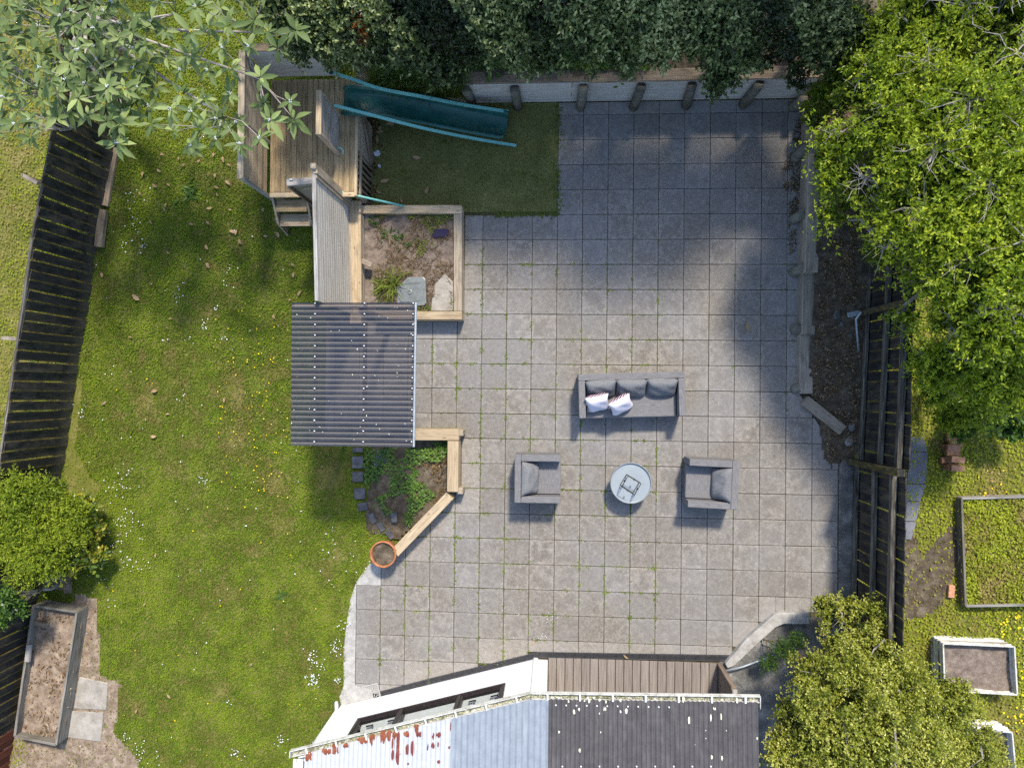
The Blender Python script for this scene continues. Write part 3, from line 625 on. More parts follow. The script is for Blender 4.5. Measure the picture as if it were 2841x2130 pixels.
# ---- back retaining wall: horizontal boards, round posts leaning into the bank, sawn cap
rw = thing('retaining_wall', 'timber retaining wall with pale boards, leaning round posts and rough cap at the top of the patio', 'retaining wall', (0.5, Y_TOP, 0))
WX0, WX1, WXJ = S(2, 300, 657).x, S(3, 790, 655).x, S(2, 1815, 600, .5).x
WH = .84
for k in range(4):
    z = .105 + .207 * k
    for xa, xb in ((WX0, WXJ - .004 - .3 * (k % 2)), (WXJ + .004 - .3 * (k % 2), WX1)):
        timber('board', (xa, Y_TOP + .03 + RND.uniform(0, .006), z), (xb, Y_TOP + .03 + RND.uniform(0, .006), z), .05, .2, M['wood_wall'], rw, .006)
cap_y = (S(2, 1500, 455, WH + .04).y + S(2, 1500, 535, WH + .04).y) / 2
cw = abs(S(2, 1500, 455, WH + .04).y - S(2, 1500, 535, WH + .04).y)
for xa, xb, dy, dz in ((S(2, 1000, 500, .88).x, WXJ - .005, 0, 0), (WXJ + .005, WX1 + .05, -.015, .004), (WX0 + .3, S(2, 985, 500, .88).x, .02, -.02)):
    timber('cap', (xa, cap_y + dy, WH + .02 + dz), (xb, cap_y + dy + .01, WH + .02 + dz), cw, .05, M['wood_old'], rw, .012)
for tx, bx, by, c in [(1030, 1072, 690, 2), (1345, 1366, 718, 2), (1790, 1770, 722, 2), (2165, 2112, 722, 2), (70, 30, 712, 3), (505, 398, 705, 3)]:
    b0 = S(c, bx, by - 28, 0); t0 = S(c, tx, 540, WH - .03)
    t0.y = Y_TOP - .07
    MB().tube([b0 + Vector((0, 0, -.05)), b0 + (t0 - b0) * .5, t0], [.098, .094, .09], 14).build('post', M['wood_post'], rw, smooth=True)

# ---- right retaining wall: sleepers stepping down
rr = thing('sleeper_wall', 'grey sleepers stepping down along the right side of the patio with short round posts', 'retaining wall', (RX1, 2, 0))
def sleeper(p, q, wd, z, parent, mat='wood_sleeper', courses=True, h=.2):
    top = z; n = 0
    while top > .02:
        timber('sleeper', ptz(p, top - (h - .004) / 2) + Vector((0.012 * n, 0, 0)), ptz(q, top - (h - .004) / 2) + Vector((0.012 * n, 0, 0)), wd, h - .006, M[mat], parent, .012); top -= h; n += 1
        if not courses: break
sleeper(S(3, 888, 600, .66), S(3, 882, 932, .66), .25, .66, rr)
sleeper(S(3, 868, 940, .5), S(6, 842, 128, .5), .25, .5, rr)
sleeper(S(6, 828, 130, .31), S(6, 822, 528, .31), .25, .31, rr)
sleeper(S(6, 809, 524, .17), S(6, 808, 912, .17), .25, .17, rr)
sleeper(S(6, 800, 952, .14), S(6, 1048, 1150, .14), .21, .14, rr)
for c, bx, by, tx, ty, z in [(3, 735, 1020, 820, 935, .5), (3, 725, 1415, 790, 1380, .42), (6, 722, 130, 790, 95, .42), (6, 730, 500, 770, 490, .25), (6, 735, 880, 768, 872, .16), (3, 720, 690, 790, 640, .6)]:
    b0 = S(c, bx, by, 0); t0 = S(c, tx, ty, z); MB().tube([b0 + Vector((0, 0, -.05)), b0 + Vector((.0, 0, .02)), t0], [.10, .10, .085], 12).build('post', M['wood_post'], rr, smooth=True)

# ---- right boundary fence: palings on the far side, three rails and posts on this side
FB = [(FX(7.2), 7.2), (FX(-1.62), -1.62)]
def rfb(x, y): return .5 * smooth(.6, 4.5, y) + .05
RPOST = [S(6, 1100, 1335, 0), S(6, 1130, 405, .1)]
yA, yB = RPOST[0].y, -6.6
paling_fence('boundary_fence', 'dark rail and paling fence behind the sleeper wall on the right', [(FX(yA) + .1, yA), (FX(7.2) + .1, 7.2)], 1.85, .19, M['fence2'], base=rfb, railmat=M['fence_rail'],
             rails=[(.16, .06, .09, .065), (.95, .07, .10, .07), (1.62, .09, .10, .08)], posts=[((FX(RPOST[1].y) - .05, RPOST[1].y), 0, 2.05, .11), ((FX(4.4) - .05, 4.4), .2, 2.4, .11)], wd=.187, alt=.004)
paling_fence('boundary_fence', 'lower dark rail and paling fence running down to the golden shrub on the right', [(FX(yB) + .05, yB), (FX(yA) + .06, yA - .02)], 1.88, .19, M['fence2'], base=lambda x, y: 0.0, railmat=M['fence_rail'],
             rails=[(.14, .06, .10, .065), (.9, .07, .09, .07), (1.6, .09, .10, .08)], posts=[((FX(yA) - .09, yA - .03), -.05, 2.02, .12), ((FX(-4.4) - .04, -4.4), -.05, 1.9, .11)], wd=.187, alt=.004)
# grey downpipe bracket on the fence post
pb = thing('metal_pipe', 'thin grey metal pipe with an elbow on the right fence post', 'pipe', S(6, 1140, 620, .2))
MB().tube([S(6, 1145, 640, .25), S(6, 1135, 520, .35), S(6, 1128, 430, .45), S(6, 1165, 385, .55)], .022, 8).build('pipe', M['galv'], pb, smooth=True)
MB().beam(S(6, 1072, 405, .32), S(6, 1170, 388, .34), .1, .05).build('bracket', M['galv'], pb, bevel=.008)

# ================================================================== UPPER PLANTER, SCREEN AND GATE SHELTER
up = thing('raised_planter', 'square raised planter of pale sawn sleepers below the screen panel', 'planter', S(5, 900, 200))
zt = PL_Z; tw = .165
pTR = S(2, 978, 1352, zt); pTL = S(2, 355, 1352, zt); pBR = S(5, 1095, 408, zt); pBL = S(5, 560, 408, zt)
for dz in (0, .185):
    hh = .18
    timber('sleeper', ptz(pTL, zt - dz) , ptz(pTR, zt - dz) + Vector((tw / 2 - .004, 0, 0)), tw, hh, M['wood_new' if not dz else 'wood_weath'], up, .008, True)
    timber('sleeper', ptz(pTR, zt - dz) + Vector((0, -tw / 2 - .003, 0)), ptz(pBR, zt - dz) + Vector((0, tw / 2 + .003, 0)), tw, hh, M['wood_weath'], up, .008, True)
    timber('sleeper', ptz(pBL, zt - dz), ptz(pBR, zt - dz) + Vector((tw / 2, 0, 0)), tw, hh, M['wood_new'], up, .008, True)
sx0, sx1, sy0, sy1 = pBL.x - .3, pBR.x - .07, pBR.y + .07, pTR.y - .07
soil = height_sheet('planter_soil', [(-4.35, sy0), (sx1, sy0), (sx1, sy1), (-4.35, sy1)], lambda x, y: .24, M['soil_bed'], .06, .09, kind=None); soil.name = 'soil'; attach(soil, up)
bt = thing('bench_sleeper', 'wide warm pine sleeper along the foot of the grey screen panel', 'sleeper', S(12, 1160, 800, 0))
z6 = .6
timber('top_board', S(12, 1152, 358, z6), S(12, 1160, 1500, z6), .235, .07, M['wood_new'], bt, .008, True)
e0, e1 = S(12, 1195, 470, z6 - .08), S(12, 1200, 1500, z6 - .08)
for dz in (0, .2, .4): timber('face_board', ptz(e0, z6 - .09 - dz), ptz(e1, z6 - .09 - dz), .05, .195, M['wood_weath'], bt, .006, True)
timber('brace', S(12, 1215, 915, .5), S(12, 1305, 960, .42), .1, .12, M['wood_weath'], bt, .006)
sc_ = thing('screen_panel', 'tall pale grey grooved timber screen between lawn and planter', 'screen', S(12, 1090, 800, z6 - .15))
ZS = 2.45
q0, q1 = S(12, 778, 115, ZS), S(12, 806, 1330, ZS)
xm = (q0.x + q1.x) / 2; ya, yb = q0.y, 1.44
nb = 16; hb = (ZS - .03 - .5) / nb
for k in range(nb):
    timber('board', (q0.x, ya, .5 + hb * (k + .5)), (q1.x + .0, yb, .5 + hb * (k + .5)), .022, hb - .006, M['wood_wall'], sc_, .003)
timber('cap', (q0.x - .01, ya + .02, ZS), (q1.x - .01, yb, ZS), .065, .03, M['wood_grey'], sc_, .004)
timber('frame', (q0.x + .02, ya + .045, .45), (q0.x + .02, ya + .045, ZS + .03), .075, .075, M['wood_weath'], sc_, .005)
timber('frame', (q0.x + .0, ya + .12, .45), (q0.x + .0, ya + .12, ZS + .09), .10, .10, M['wood_weath'], sc_, .012)
timber('frame', (q0.x + .028, ya - .02, .56), (q1.x + .028, yb, .56), .03, .09, M['wood_weath'], sc_, .004)
timber('batten', (q0.x + .03, ya - .03, .5), (q0.x + .03, ya - .03, ZS), .03, .06, M['wood_weath'], sc_, .004)
# short return panel
rp = thing('return_panel', 'short grey timber panel closing the gap between screen and steps', 'screen', S(12, 740, 350, .6))
r0, r1 = S(12, 522, 195, 2.12), S(12, 760, 172, 2.12)
timber('cap', r0, r1, .12, .05, M['wood_grey'], rp, .005)
for k in range(8): timber('board', (r0.x + .02, r0.y - .01, 1.02 + .13 * k), (r1.x, r1.y - .01, 1.02 + .13 * k), .03, .125, M['wood_weath'], rp, .004)
timber('batten', (r0.x + .03, r0.y - .045, .9), (r0.x + .03, r0.y - .045, 2.08), .04, .08, M['wood_old'], rp, .004)
MB().box(r0.x + .06, r0.x + .12, r0.y + .03, r0.y + .07, 2.12, 2.17).build('latch', M['galv'], rp, bevel=.006)
tp = thing('teal_pole', 'turquoise painted pole leaning from the screen to the planter edge', 'pole', S(12, 1610, 405, .36))
a, b_ = S(12, 990, 272, 1.15), S(12, 1608, 408, .40)
MB().tube([a, (a + b_) / 2, b_], .022, 8).build('bar', M['teal'], tp, smooth=True)
MB().tube([S(12, 1010, 272, 1.1), S(12, 1060, 285, 1.02), S(12, 1040, 315, .95)], .018, 8).build('bracket', M['teal'], tp, smooth=True)

# ---- gate shelter with see-through corrugated roof
RZ = 2.35
c00, c10, c11, c01 = S(5, 22, 325, RZ), S(5, 822, 325, RZ), S(5, 808, 1256, RZ), S(5, 15, 1246, RZ)
gs = thing('gate_shelter', 'gate shelter with tinted corrugated roof on timber posts beside the lawn', 'shelter', (-3.9, .2, 0))
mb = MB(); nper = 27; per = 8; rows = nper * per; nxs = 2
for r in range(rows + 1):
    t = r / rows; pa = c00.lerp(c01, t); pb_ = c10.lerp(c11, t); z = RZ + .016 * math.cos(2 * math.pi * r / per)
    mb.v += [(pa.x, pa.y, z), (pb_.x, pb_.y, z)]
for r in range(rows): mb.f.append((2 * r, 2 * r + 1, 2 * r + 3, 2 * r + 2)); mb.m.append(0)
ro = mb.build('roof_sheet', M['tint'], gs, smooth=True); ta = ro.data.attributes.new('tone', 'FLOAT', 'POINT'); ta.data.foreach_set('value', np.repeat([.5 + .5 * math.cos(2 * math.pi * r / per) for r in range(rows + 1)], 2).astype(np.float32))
scr = MB(); xs3 = [(172, 166), (491, 482), (806, 795)]
for k in range(14):
    t = (k * 2 + .0) / nper + .004; t = min(.975, max(.008, t))
    for xa, xb in xs3:
        p = S(5, xa + (xb - xa) * t, 328 + 895 * k / 13, RZ + .02); scr.lathe([(.0135, -.012), (.0135, .002), (.006, .008)], (p.x, p.y, RZ + .012), 10)
scr.build('roof_screws', M['pvc_white'], ro, kind='stuff')
fl = MB(); fl.beam(c10 + Vector((.01, .0, .01)), c11 + Vector((.01, 0, .01)), .03, .05); fl.build('edge_flashing', M['galv'], ro, bevel=.004)
for xa, xb in xs3:
    p, q = S(5, xa + 8, 330, RZ - .07), S(5, xb + 8, 1245, RZ - .07)
    timber('purlin', p, q, .05, .09, M['wood_weath'], gs, .004)
for y in (345, 780, 1225):
    timber('rafter', S(5, 45, y, RZ - .17), S(5, 790, y + 4, RZ - .17), .05, .1, M['wood_weath'], gs, .004)
for x, y in ((150, 360), (470, 372), (150, 1210), (470, 1200)):
    p = S(5, x, y, RZ - .2); timber('post', (p.x, p.y, 0), (p.x, p.y, RZ - .22), .09, .09, M['wood_weath'], gs, .005)
db = MB()
for _ in range(50):
    t, u = RND.random(), RND.random(); p = c00.lerp(c10, u).lerp(c01.lerp(c11, u), t)
    db.obox((p.x, p.y, RZ + .013), (RND.uniform(.006, .03), RND.uniform(.004, .012), .003), Matrix.Rotation(RND.uniform(0, 3), 3, 'Z'))
db.build('debris', M['lichen'], ro, kind='stuff')

# ================================================================== PLAY DECK
DZ = 1.1
d0, d1 = S(11, 497, 545, DZ), S(12, 1150, 275, DZ)
dx0, dx1, dy1, dy0 = d0.x, d1.x, d0.y, d1.y
pd = thing('play_deck', 'raised timber play deck with panels and steps under the broad leaved tree', 'play deck', ((dx0 + dx1) / 2, (dy0 + dy1) / 2, .3))
nbd = 16; bw = (dx1 - dx0) / nbd
for k in range(nbd):
    x = dx0 + bw * (k + .5); timber('deck_board', (x, dy0 + .0, DZ - .015 + RND.uniform(-.002, .002)), (x, dy1, DZ - .015), bw - .005, .03, M['wood_deck'], pd, .004)
timber('edge_board', (dx0, dy0 - .05, DZ - .012), (dx1, dy0 - .05, DZ - .012), .09, .035, M['wood_new'], pd, .005)
for x, y0_, y1_ in ((dx0 + .05, dy0, dy1), (dx1 - .05, dy0, dy1), ((dx0 + dx1) / 2, dy0, dy1)): timber('joist', (x, y0_, DZ - .10), (x, y1_, DZ - .10), .05, .14, M['wood_weath'], pd, .004)
for x in (dx0 + .05, dx1 - .05):
    for y in (dy0 + .05, (dy0 + dy1) / 2, dy1 - .05): timber('post', (x, y, -.02), (x, y, DZ - .17), .1, .1, M['wood_weath'], pd, .006)
# left panel, two bays, with cap
PT = 2.14
side_p, back_p, guard_p, skirt_p, steps_p = [group_part(n, pd) for n in ('side_panel', 'back_panel', 'guard_panel', 'skirt', 'steps')]
lx = dx0 - .05; ly0 = dy0 - .02; ly1 = dy1 + .05; lpm = S(11, 470, 1290, DZ).y
for ya_, yb_, mtn in ((ly0, lpm - .02, 'wood_new'), (lpm + .02, ly1, 'wood_weath')):
    for k in range(8): timber('panel_board', (lx, ya_, DZ + .03 + (PT - DZ - .03) * (k + .5) / 8), (lx, yb_, DZ + .03 + (PT - DZ - .03) * (k + .5) / 8), .02, (PT - DZ - .03) / 8 - .003, M[mtn], side_p, .003)
timber('panel_post', (lx + .0, lpm, DZ - .1), (lx, lpm, PT - .02), .05, .05, M['wood_weath'], side_p, .004)
timber('panel_post', (lx, ly0 - .03, DZ - .3), (lx, ly0 - .03, PT - .005), .09, .05, M['wood_grey'], side_p, .005)
timber('panel_cap', (lx - .02, ly0 - .05, PT + .015), (lx - .02, ly1, PT + .015), .115, .035, M['wood_weath'], side_p, .006)
# back panel
bx0, bx1 = lx + .02, S(11, 1290, 530, DZ).x; by = dy1 + .06
for k in range(8): timber('panel_board', (bx0, by, DZ + .03 + (PT - DZ - .03) * (k + .5) / 8), (bx1, by, DZ + .03 + (PT - DZ - .03) * (k + .5) / 8), .02, (PT - DZ - .03) / 8 - .003, M['wood_wall'], back_p, .003)
timber('panel_cap', (bx0, by + .03, PT + .015), (bx1, by + .03, PT + .015), .14, .035, M['wood_old'], back_p, .006)
timber('panel_post', (bx1 + .02, by, DZ - .3), (bx1 + .02, by, PT - .005), .08, .05, M['wood_weath'], back_p, .005)
# panel beside the slide
ip0, ip1 = S(11, 1350, 1010, DZ), S(11, 1340, 1460, DZ); ix = (ip0.x + ip1.x) / 2 - .02
ipy0, ipy1 = S(11, 1110, 1215, PT).y, S(11, 1110, 672, PT).y
for k in range(7): timber('guard_board', (ix, ipy0 + .05, DZ + .03 + 1.0 * (k + .5) / 7), (ix, ipy1 - .05, DZ + .03 + 1.0 * (k + .5) / 7), .02, .138, M['wood_grey'], guard_p, .003)
timber('guard_cap', (ix - .02, ipy0, PT + .012), (ix - .02, ipy1, PT + .012), .10, .035, M['wood_new'], guard_p, .005)
for y in (ipy0 + .03, ipy1 - .03): timber('guard_post', (ix - .02, y, DZ), (ix - .02, y, PT - .01), .09, .05, M['wood_weath'], guard_p, .005)
MB().tube([S(11, 1300, 1365, 1.35), S(11, 1350, 1375, 1.36), S(11, 1385, 1415, 1.33), S(11, 1370, 1450, 1.28)], .012, 8).build('grab_handle', M['teal'], guard_p, smooth=True)
# right side skirt and slats under the deck
timber('edge_board', (dx1 + .02, dy0 - .08, DZ - .02), (dx1 + .02, S(11, 1500, 975, DZ).y, DZ - .02), .05, .06, M['wood_new'], skirt_p, .005)
sk1 = S(11, 1640, 1000, .5).y; skm = S(11, 1640, 1540, .3).y
for k in range(5): timber('skirt_board', (dx1 + .01, skm, .1 + .2 * k), (dx1 + .01, sk1, .1 + .2 * k), .03, .19, M['wood_weath'], skirt_p, .004)
timber('skirt_brace', (dx1 + .05, sk1, .75), (dx1 + .06, skm + .05, .12), .05, .2, M['wood_old'], skirt_p, .005)
for k in range(7):
    y = skm - .06 - (skm - dy0 - .1) * k / 6; timber('slat', (dx1 + .01, y, 0), (dx1 + .01, y, DZ - .05), .03, .045, M['wood_old'], skirt_p, .004)
timber('skirt_rail', (dx1 + .03, dy0, .82), (dx1 + .03, skm, .82), .03, .1, M['wood_weath'], skirt_p, .004)
# steps down to the lawn
st0, st1 = S(12, 445, 400, .8).x, S(12, 728, 400, .8).x
gz = lawn_z(dx0, dy0 - .6)
for k, (ya_, z) in enumerate(((dy0 - .20, .90), (dy0 - .43, .70))): timber('tread', (st0, ya_, z), (st1, ya_, z), .235, .035, M['wood_deck' if k == 0 else 'wood_new'], steps_p, .005)
for x in (st0 - .03, st1 + .03):
    q = [(dy0 - .08, DZ - .06), (dy0 - .52, .74), (dy0 - .64, gz - .02), (dy0 - .50, gz - .02), (dy0 - .08, .78)]
    MB().add([(x - .02, a, b) for a, b in q] + [(x + .02, a, b) for a, b in q], [(0, 1, 2, 3, 4), (9, 8, 7, 6, 5)] + [(i, i + 5, (i + 1) % 5 + 5, (i + 1) % 5) for i in range(5)]).build('stringer', M['wood_weath'], steps_p, bevel=.004)
for p_, lab in ((S(12, 415, 530, gz), 'small weathered block under the left foot of the deck steps'),):
    t = MB().box(p_.x - .07, p_.x + .05, p_.y - .06, p_.y + .06, gz - .05, gz + .03).build('foot_block', M['wood_old'], None, bevel=.01); tag(t, lab, 'block')

# ================================================================== SLIDE
sl = thing('slide', 'dark green plastic wave slide running from the play deck to the turf', 'slide', S(2, 800, 715, 0))
def cr_spline(pts, n):
    out = []; P_ = [pts[0]] + pts + [pts[-1]]
    for i in range(1, len(P_) - 2):
        for k in range(n):
            t = k / n; a, b, c, d = P_[i - 1], P_[i], P_[i + 1], P_[i + 2]
            out.append(.5 * ((2 * b) + (c - a) * t + (2 * a - 5 * b + 4 * c - d) * t * t + (3 * b - a - 3 * c + d) * t ** 3))
    out.append(pts[-1]); return out
raw = [(228, 640, 1.14), (310, 648, 1.12), (400, 655, 1.05), (520, 668, .86), (640, 686, .70), (760, 706, .62), (860, 727, .56), (960, 748, .42), (1060, 768, .28), (1150, 783, .2), (1230, 797, .17), (1290, 807, .17)]
path = cr_spline([S(2, r[0], r[1], r[2] + .14) - Vector((0, 0, .14)) for r in raw], 5)
prof = [(-.275, .10), (-.285, .135), (-.27, .155), (-.24, .155), (-.225, .13), (-.20, .04), (-.165, .006), (0, 0), (.165, .006), (.20, .04), (.225, .13), (.24, .155), (.27, .155), (.285, .135), (.275, .10)]
mb = MB(); npf = len(prof)
for i, p in enumerate(path):
    d = (path[min(i + 1, len(path) - 1)] - path[max(i - 1, 0)]); d.z = 0; d.normalize(); nrm = Vector((-d.y, d.x, 0)); e = min(i, len(path) - 1 - i); fl_ = 1.0 - .12 * (1 - min(1, e / 3))
    for a, h in prof: mb.v.append(tuple(p + nrm * a * fl_ + Vector((0, 0, h if i > 3 else h * (.55 + .15 * i)))))
for i in range(len(path) - 1):
    for j in range(npf - 1): mb.f.append((i * npf + j, i * npf + j + 1, (i + 1) * npf + j + 1, (i + 1) * npf + j)); mb.m.append(0)
ch = mb.build('chute', M['slide'], sl, smooth=True)
md = ch.modifiers.new('thick', 'SOLIDIFY'); md.thickness = .012; md.offset = -1
MB().beam(path[14] + Vector((0, 0, -.3)), path[16] + Vector((0, 0, -.3)), .3, .5).build('support', M['wood_old'], sl)
def rail(pts, nm='handrail'):
    P_ = cr_spline([S(2, *r) for r in pts], 6); mb = MB()
    for i in range(len(P_)):
        d = (P_[min(i + 1, len(P_) - 1)] - P_[max(i - 1, 0)]).normalized(); s_ = d.cross(Vector((0, 0, 1))).normalized(); u = s_.cross(d)
        mb.v += [tuple(P_[i] + s_ * a + u * b) for a, b in ((-.026, -.014), (.026, -.014), (.026, .014), (-.026, .014))]
    n = len(P_)
    for i in range(n - 1):
        for j in range(4): mb.f.append((4 * i + j, 4 * i + (j + 1) % 4, 4 * i + 4 + (j + 1) % 4, 4 * i + 4 + j)); mb.m.append(0)
    mb.f += [(3, 2, 1, 0), (4 * n - 4, 4 * n - 3, 4 * n - 2, 4 * n - 1)]; mb.m += [0, 0]
    return mb.build(nm, M['teal'], sl)
rail([(128, 458, 1.75), (300, 513, 1.62), (480, 575, 1.45), (760, 628, 1.0), (1040, 682, .6), (1305, 722, .28)])
rail([(180, 682, 1.6), (450, 752, 1.3), (750, 828, .85), (1050, 890, .4), (1355, 942, .03)])
MB().tube([S(2, 150, 468, 1.76), S(2, 168, 470, 1.76)], .036, 10).build('strap', M['black'], sl)

# ================================================================== LOWER PLANTER
lp = thing('angled_planter', 'low pine planter with an angled sleeper beside the gate shelter', 'planter', S(5, 1000, 1400))
zl = .4
b0, b1 = S(5, 780, 1178, zl), S(5, 1065, 1178, zl); v0, v1 = S(5, 1064, 1225, zl), S(5, 1060, 1548, zl)
wd = .22
for dz in (0, .205):
    timber('sleeper', ptz(b0, zl - dz), ptz(b1, zl - dz) + Vector((wd / 2, 0, 0)), wd, .2, M['wood_new'], lp, .01, True)
    timber('sleeper', ptz(v0, zl - dz) + Vector((0, .02, 0)), ptz(v1, zl - dz), wd, .2, M['wood_new'], lp, .01, True)
    dd = (A1 - A0).normalized(); timber('sleeper', ptz(A0, zl - dz - .003) + dd * .09, ptz(A1, zl - dz - .003) + dd * .12, .19, .2, M['wood_new'], lp, .01, True)
for c, x, y in ((5, 1105, 1165, ), (5, 1102, 1540)): p = S(c, x, y, .3); timber('post', (p.x + .02, p.y, 0), (p.x + .02, p.y, .33), .12, .12, M['wood_weath'], lp, .008)
so = height_sheet('planter_earth', [(-4.2, LY1 - .12), (LX - .12, LY1 - .12), (LX - .12, A0.y), (A1.x - .05, A1.y + .12), (-4.3, -2.9)], lambda x, y: .02 + .10 * smooth(-4.2, -2.6, x), M['soil'], .08, .1, kind=None); so.name = 'soil'; attach(so, lp)
# dark stepping stones at its lawn edge
for n_, (c, x, y, w_, h_, r) in enumerate([(5, 450, 1355, .23, .24, .02), (5, 450, 1448, .23, .20, .05), (5, 462, 1557, .22, .22, .06), (5, 482, 1640, .2, .16, .2), (8, 545, 40, .12, .2, .5), (8, 600, 95, .12, .2, .55), (8, 655, 145, .12, .2, .7), (5, 600, 1325, .3, .34, .0), (5, 450, 1275, .22, .1, 0), (8, 690, 30, .13, .2, .1)]):
    p = S(c, x, y, .03); lab = ['square dark stone at the top of the stepping row', 'dark stone, second of the stepping row beside the planter', 'dark stone, third of the stepping row beside the planter', 'slanted dark stone ending the straight stepping row', 'narrow dark edging stone, farthest from the terracotta pot', 'narrow dark edging stone, middle of the curved three', 'narrow dark edging stone touching the terracotta pot', 'broad dark slab in the weeds under the shelter edge', 'dark stone half hidden under the tinted roof edge', 'small rounded dark stone inside the angled planter'][n_]
    o = MB().obox((0, 0, 0), (w_, h_, .09)).build('stone', M['stone_dark'], None, bevel=.018, seg=2); o.location = (p.x, p.y, .015 if n_ != 9 else .1); o.rotation_euler = (RND.uniform(-.04, .04), RND.uniform(-.04, .04), r); o.name = 'edging_stone'; tag(o, lab, 'stone', 'dark edging stones')

# ---- terracotta pot
p = S(8, 610, 275, .45); pot = thing('plant_pot', 'round terracotta pot of bare soil at the end of the angled sleeper', 'pot', (p.x, p.y, 0))
R_ = .262
MB().lathe([(.05, 0), (.17, 0), (.185, .02), (.225, .33), (.228, .36), (R_, .37), (R_, .445), (R_ - .012, .455), (R_ - .03, .45), (R_ - .038, .40), (R_ - .05, .36)], (p.x, p.y, 0), 40).build('body', M['terracotta'], pot, smooth=True).data.polygons
mb = MB(); n = 28; mb.v.append((p.x, p.y, .405))
for ring, rr_ in enumerate((.07, .14, .20, .222)):
    for j in range(n): mb.v.append((p.x + rr_ * math.cos(j * 6.2832 / n), p.y + rr_ * math.sin(j * 6.2832 / n), .40 + RND.uniform(-.014, .014)))
for j in range(n): mb.f.append((0, 1 + j, 1 + (j + 1) % n)); mb.m.append(0)
for r in range(3):
    for j in range(n): mb.f.append((1 + r * n + j, 1 + (r + 1) * n + j, 1 + (r + 1) * n + (j + 1) % n, 1 + r * n + (j + 1) % n)); mb.m.append(0)
mb.build('soil', M['soil'], pot, smooth=True)

# ================================================================== FURNITURE
def pillow_mesh(name, W, D, T, mats, pinch=.10, n=18, seed=0, wr=.012):
    mb = MB(); rg = random.Random(seed); ph = [rg.uniform(0, 6) for _ in range(4)]
    for sgn, mi in ((1, 0), (-1, len(mats) - 1 if isinstance(mats, list) else 0)):
        base = len(mb.v)
        for i in range(n + 1):
            for j in range(n + 1):
                u, v = 2 * i / n - 1, 2 * j / n - 1
                x = u * W / 2 * (1 - pinch * (1 - v * v) * abs(u) ** 3) ; y = v * D / 2 * (1 - pinch * (1 - u * u) * abs(v) ** 3)
                e = max(0, (1 - u ** 4)) ** .6 * max(0, (1 - v ** 4)) ** .6
                z = sgn * T / 2 * e + (wr * math.sin(5 * u + ph[0] + 2 * v) * math.sin(4 * v + ph[1]) * e)
                mb.v.append((x, y, z))
        for i in range(n):
            for j in range(n):
                q = (base + i * (n + 1) + j, base + (i + 1) * (n + 1) + j, base + (i + 1) * (n + 1) + j + 1, base + i * (n + 1) + j + 1)
                mb.f.append(q if sgn > 0 else q[::-1]); mb.m.append(mi)
    return mb.mesh(name, mats, smooth=True)
def place(me, name, loc, rot, parent):
    o = bpy.data.objects.new(name, me); COL.objects.link(o); o.location = loc; o.rotation_euler = rot; o.parent = parent; return o
def part(parent, name, size, c, mat, bev=.02, seg=3, rot=None):
    o = MB().obox((0, 0, 0), size).build(name, M[mat], None, bevel=bev, seg=seg, smooth=False); o.location = c
    if rot: o.rotation_euler = rot
    o.parent = parent
    o.data.polygons.foreach_set('use_smooth', [True] * len(o.data.polygons)) if False else None
    return o
def seat(name, label, W, D, loc, rz, ncush, cat):
    """W along local X, D along local Y, back towards +Y"""
    t = thing(name, label, cat, loc, rz); H, A = .66, .125
    part(t, 'base', (W - .03, D - .04, .22), (0, -.0, .16), 'fabric')
    part(t, 'backrest', (W, A, H - .05), (0, D / 2 - A / 2, (H + .05) / 2), 'fabric', .014)
    for s in (-1, 1): part(t, 'arm', (D - A - .004, A, H - .05), (s * (W / 2 - A / 2), -A / 2, (H + .05) / 2), 'fabric', .014, rot=(0, 0, math.pi / 2))
    part(t, 'seat_cushion', (W - 2 * A - .02, D - A + .005, .15), (0, -A / 2 - .01, .345), 'fabric', .03)
    cw = (W - 2 * A - .03) / ncush
    for k in range(ncush):
        me = pillow_mesh('back_cushion', cw + .02, .44, .22, [M['cushion']], .06, seed=k + 3)
        place(me, 'back_cushion', (-(W / 2 - A) + .015 + cw * (k + .5), D / 2 - A - .16, .545), (math.radians(48), 0, RND.uniform(-.04, .04)), t)
    for sx_ in (-1, 1):
        for sy_ in (-1, 1): part(t, 'foot', (.06, .06, .06), (sx_ * (W / 2 - .08), sy_ * (D / 2 - .08), .03), 'black', .006)
    return t
tl, tr, br = S(10, 708, 160, .66), S(10, 1527, 140, .66), S(10, 1510, 480, .66); bl = S(10, 722, 500, .66)
rz = math.atan2((tr - tl).y + (br - bl).y, (tr - tl).x + (br - bl).x); cc = (tl + tr + br + bl) / 4
sofa = seat('sofa', 'three seat grey woven outdoor sofa facing the round table', (tr - tl).length, (tl - bl).length, (cc.x, cc.y, 0), rz, 3, 'sofa'); SOFA = (cc, rz)
cc = S(10, 390, 962, .62); seat('armchair', 'grey woven armchair on the left of the round table, facing right', .915, .87, (cc.x, cc.y, 0), math.pi / 2 + .005, 1, 'armchair')
cc = S(10, 1738, 1003, .62); seat('armchair', 'grey woven armchair on the right of the round table, facing left', .905, .92, (cc.x, cc.y, 0), -math.pi / 2 - .035, 1, 'armchair')
for n_, (x, y, rz_, tilt, lab) in enumerate([(850, 378, .22, 52, 'white cushion with maroon patterned back, nearer the sofa arm'), (1030, 392, .5, 54, 'white cushion with maroon patterned back, in the middle of the sofa')]):
    p = S(10, x, y, .60); me = pillow_mesh('throw_pillow', .46, .44, .21, [M['cush_white'], M['maroon']], .12, seed=20 + n_, wr=.008)
    o = bpy.data.objects.new('throw_pillow', me); COL.objects.link(o); o.location = (p.x, p.y, .60); o.rotation_euler = (math.radians(tilt), 0, rz_); tag(o, lab, 'cushion', 'throw cushions on the sofa')
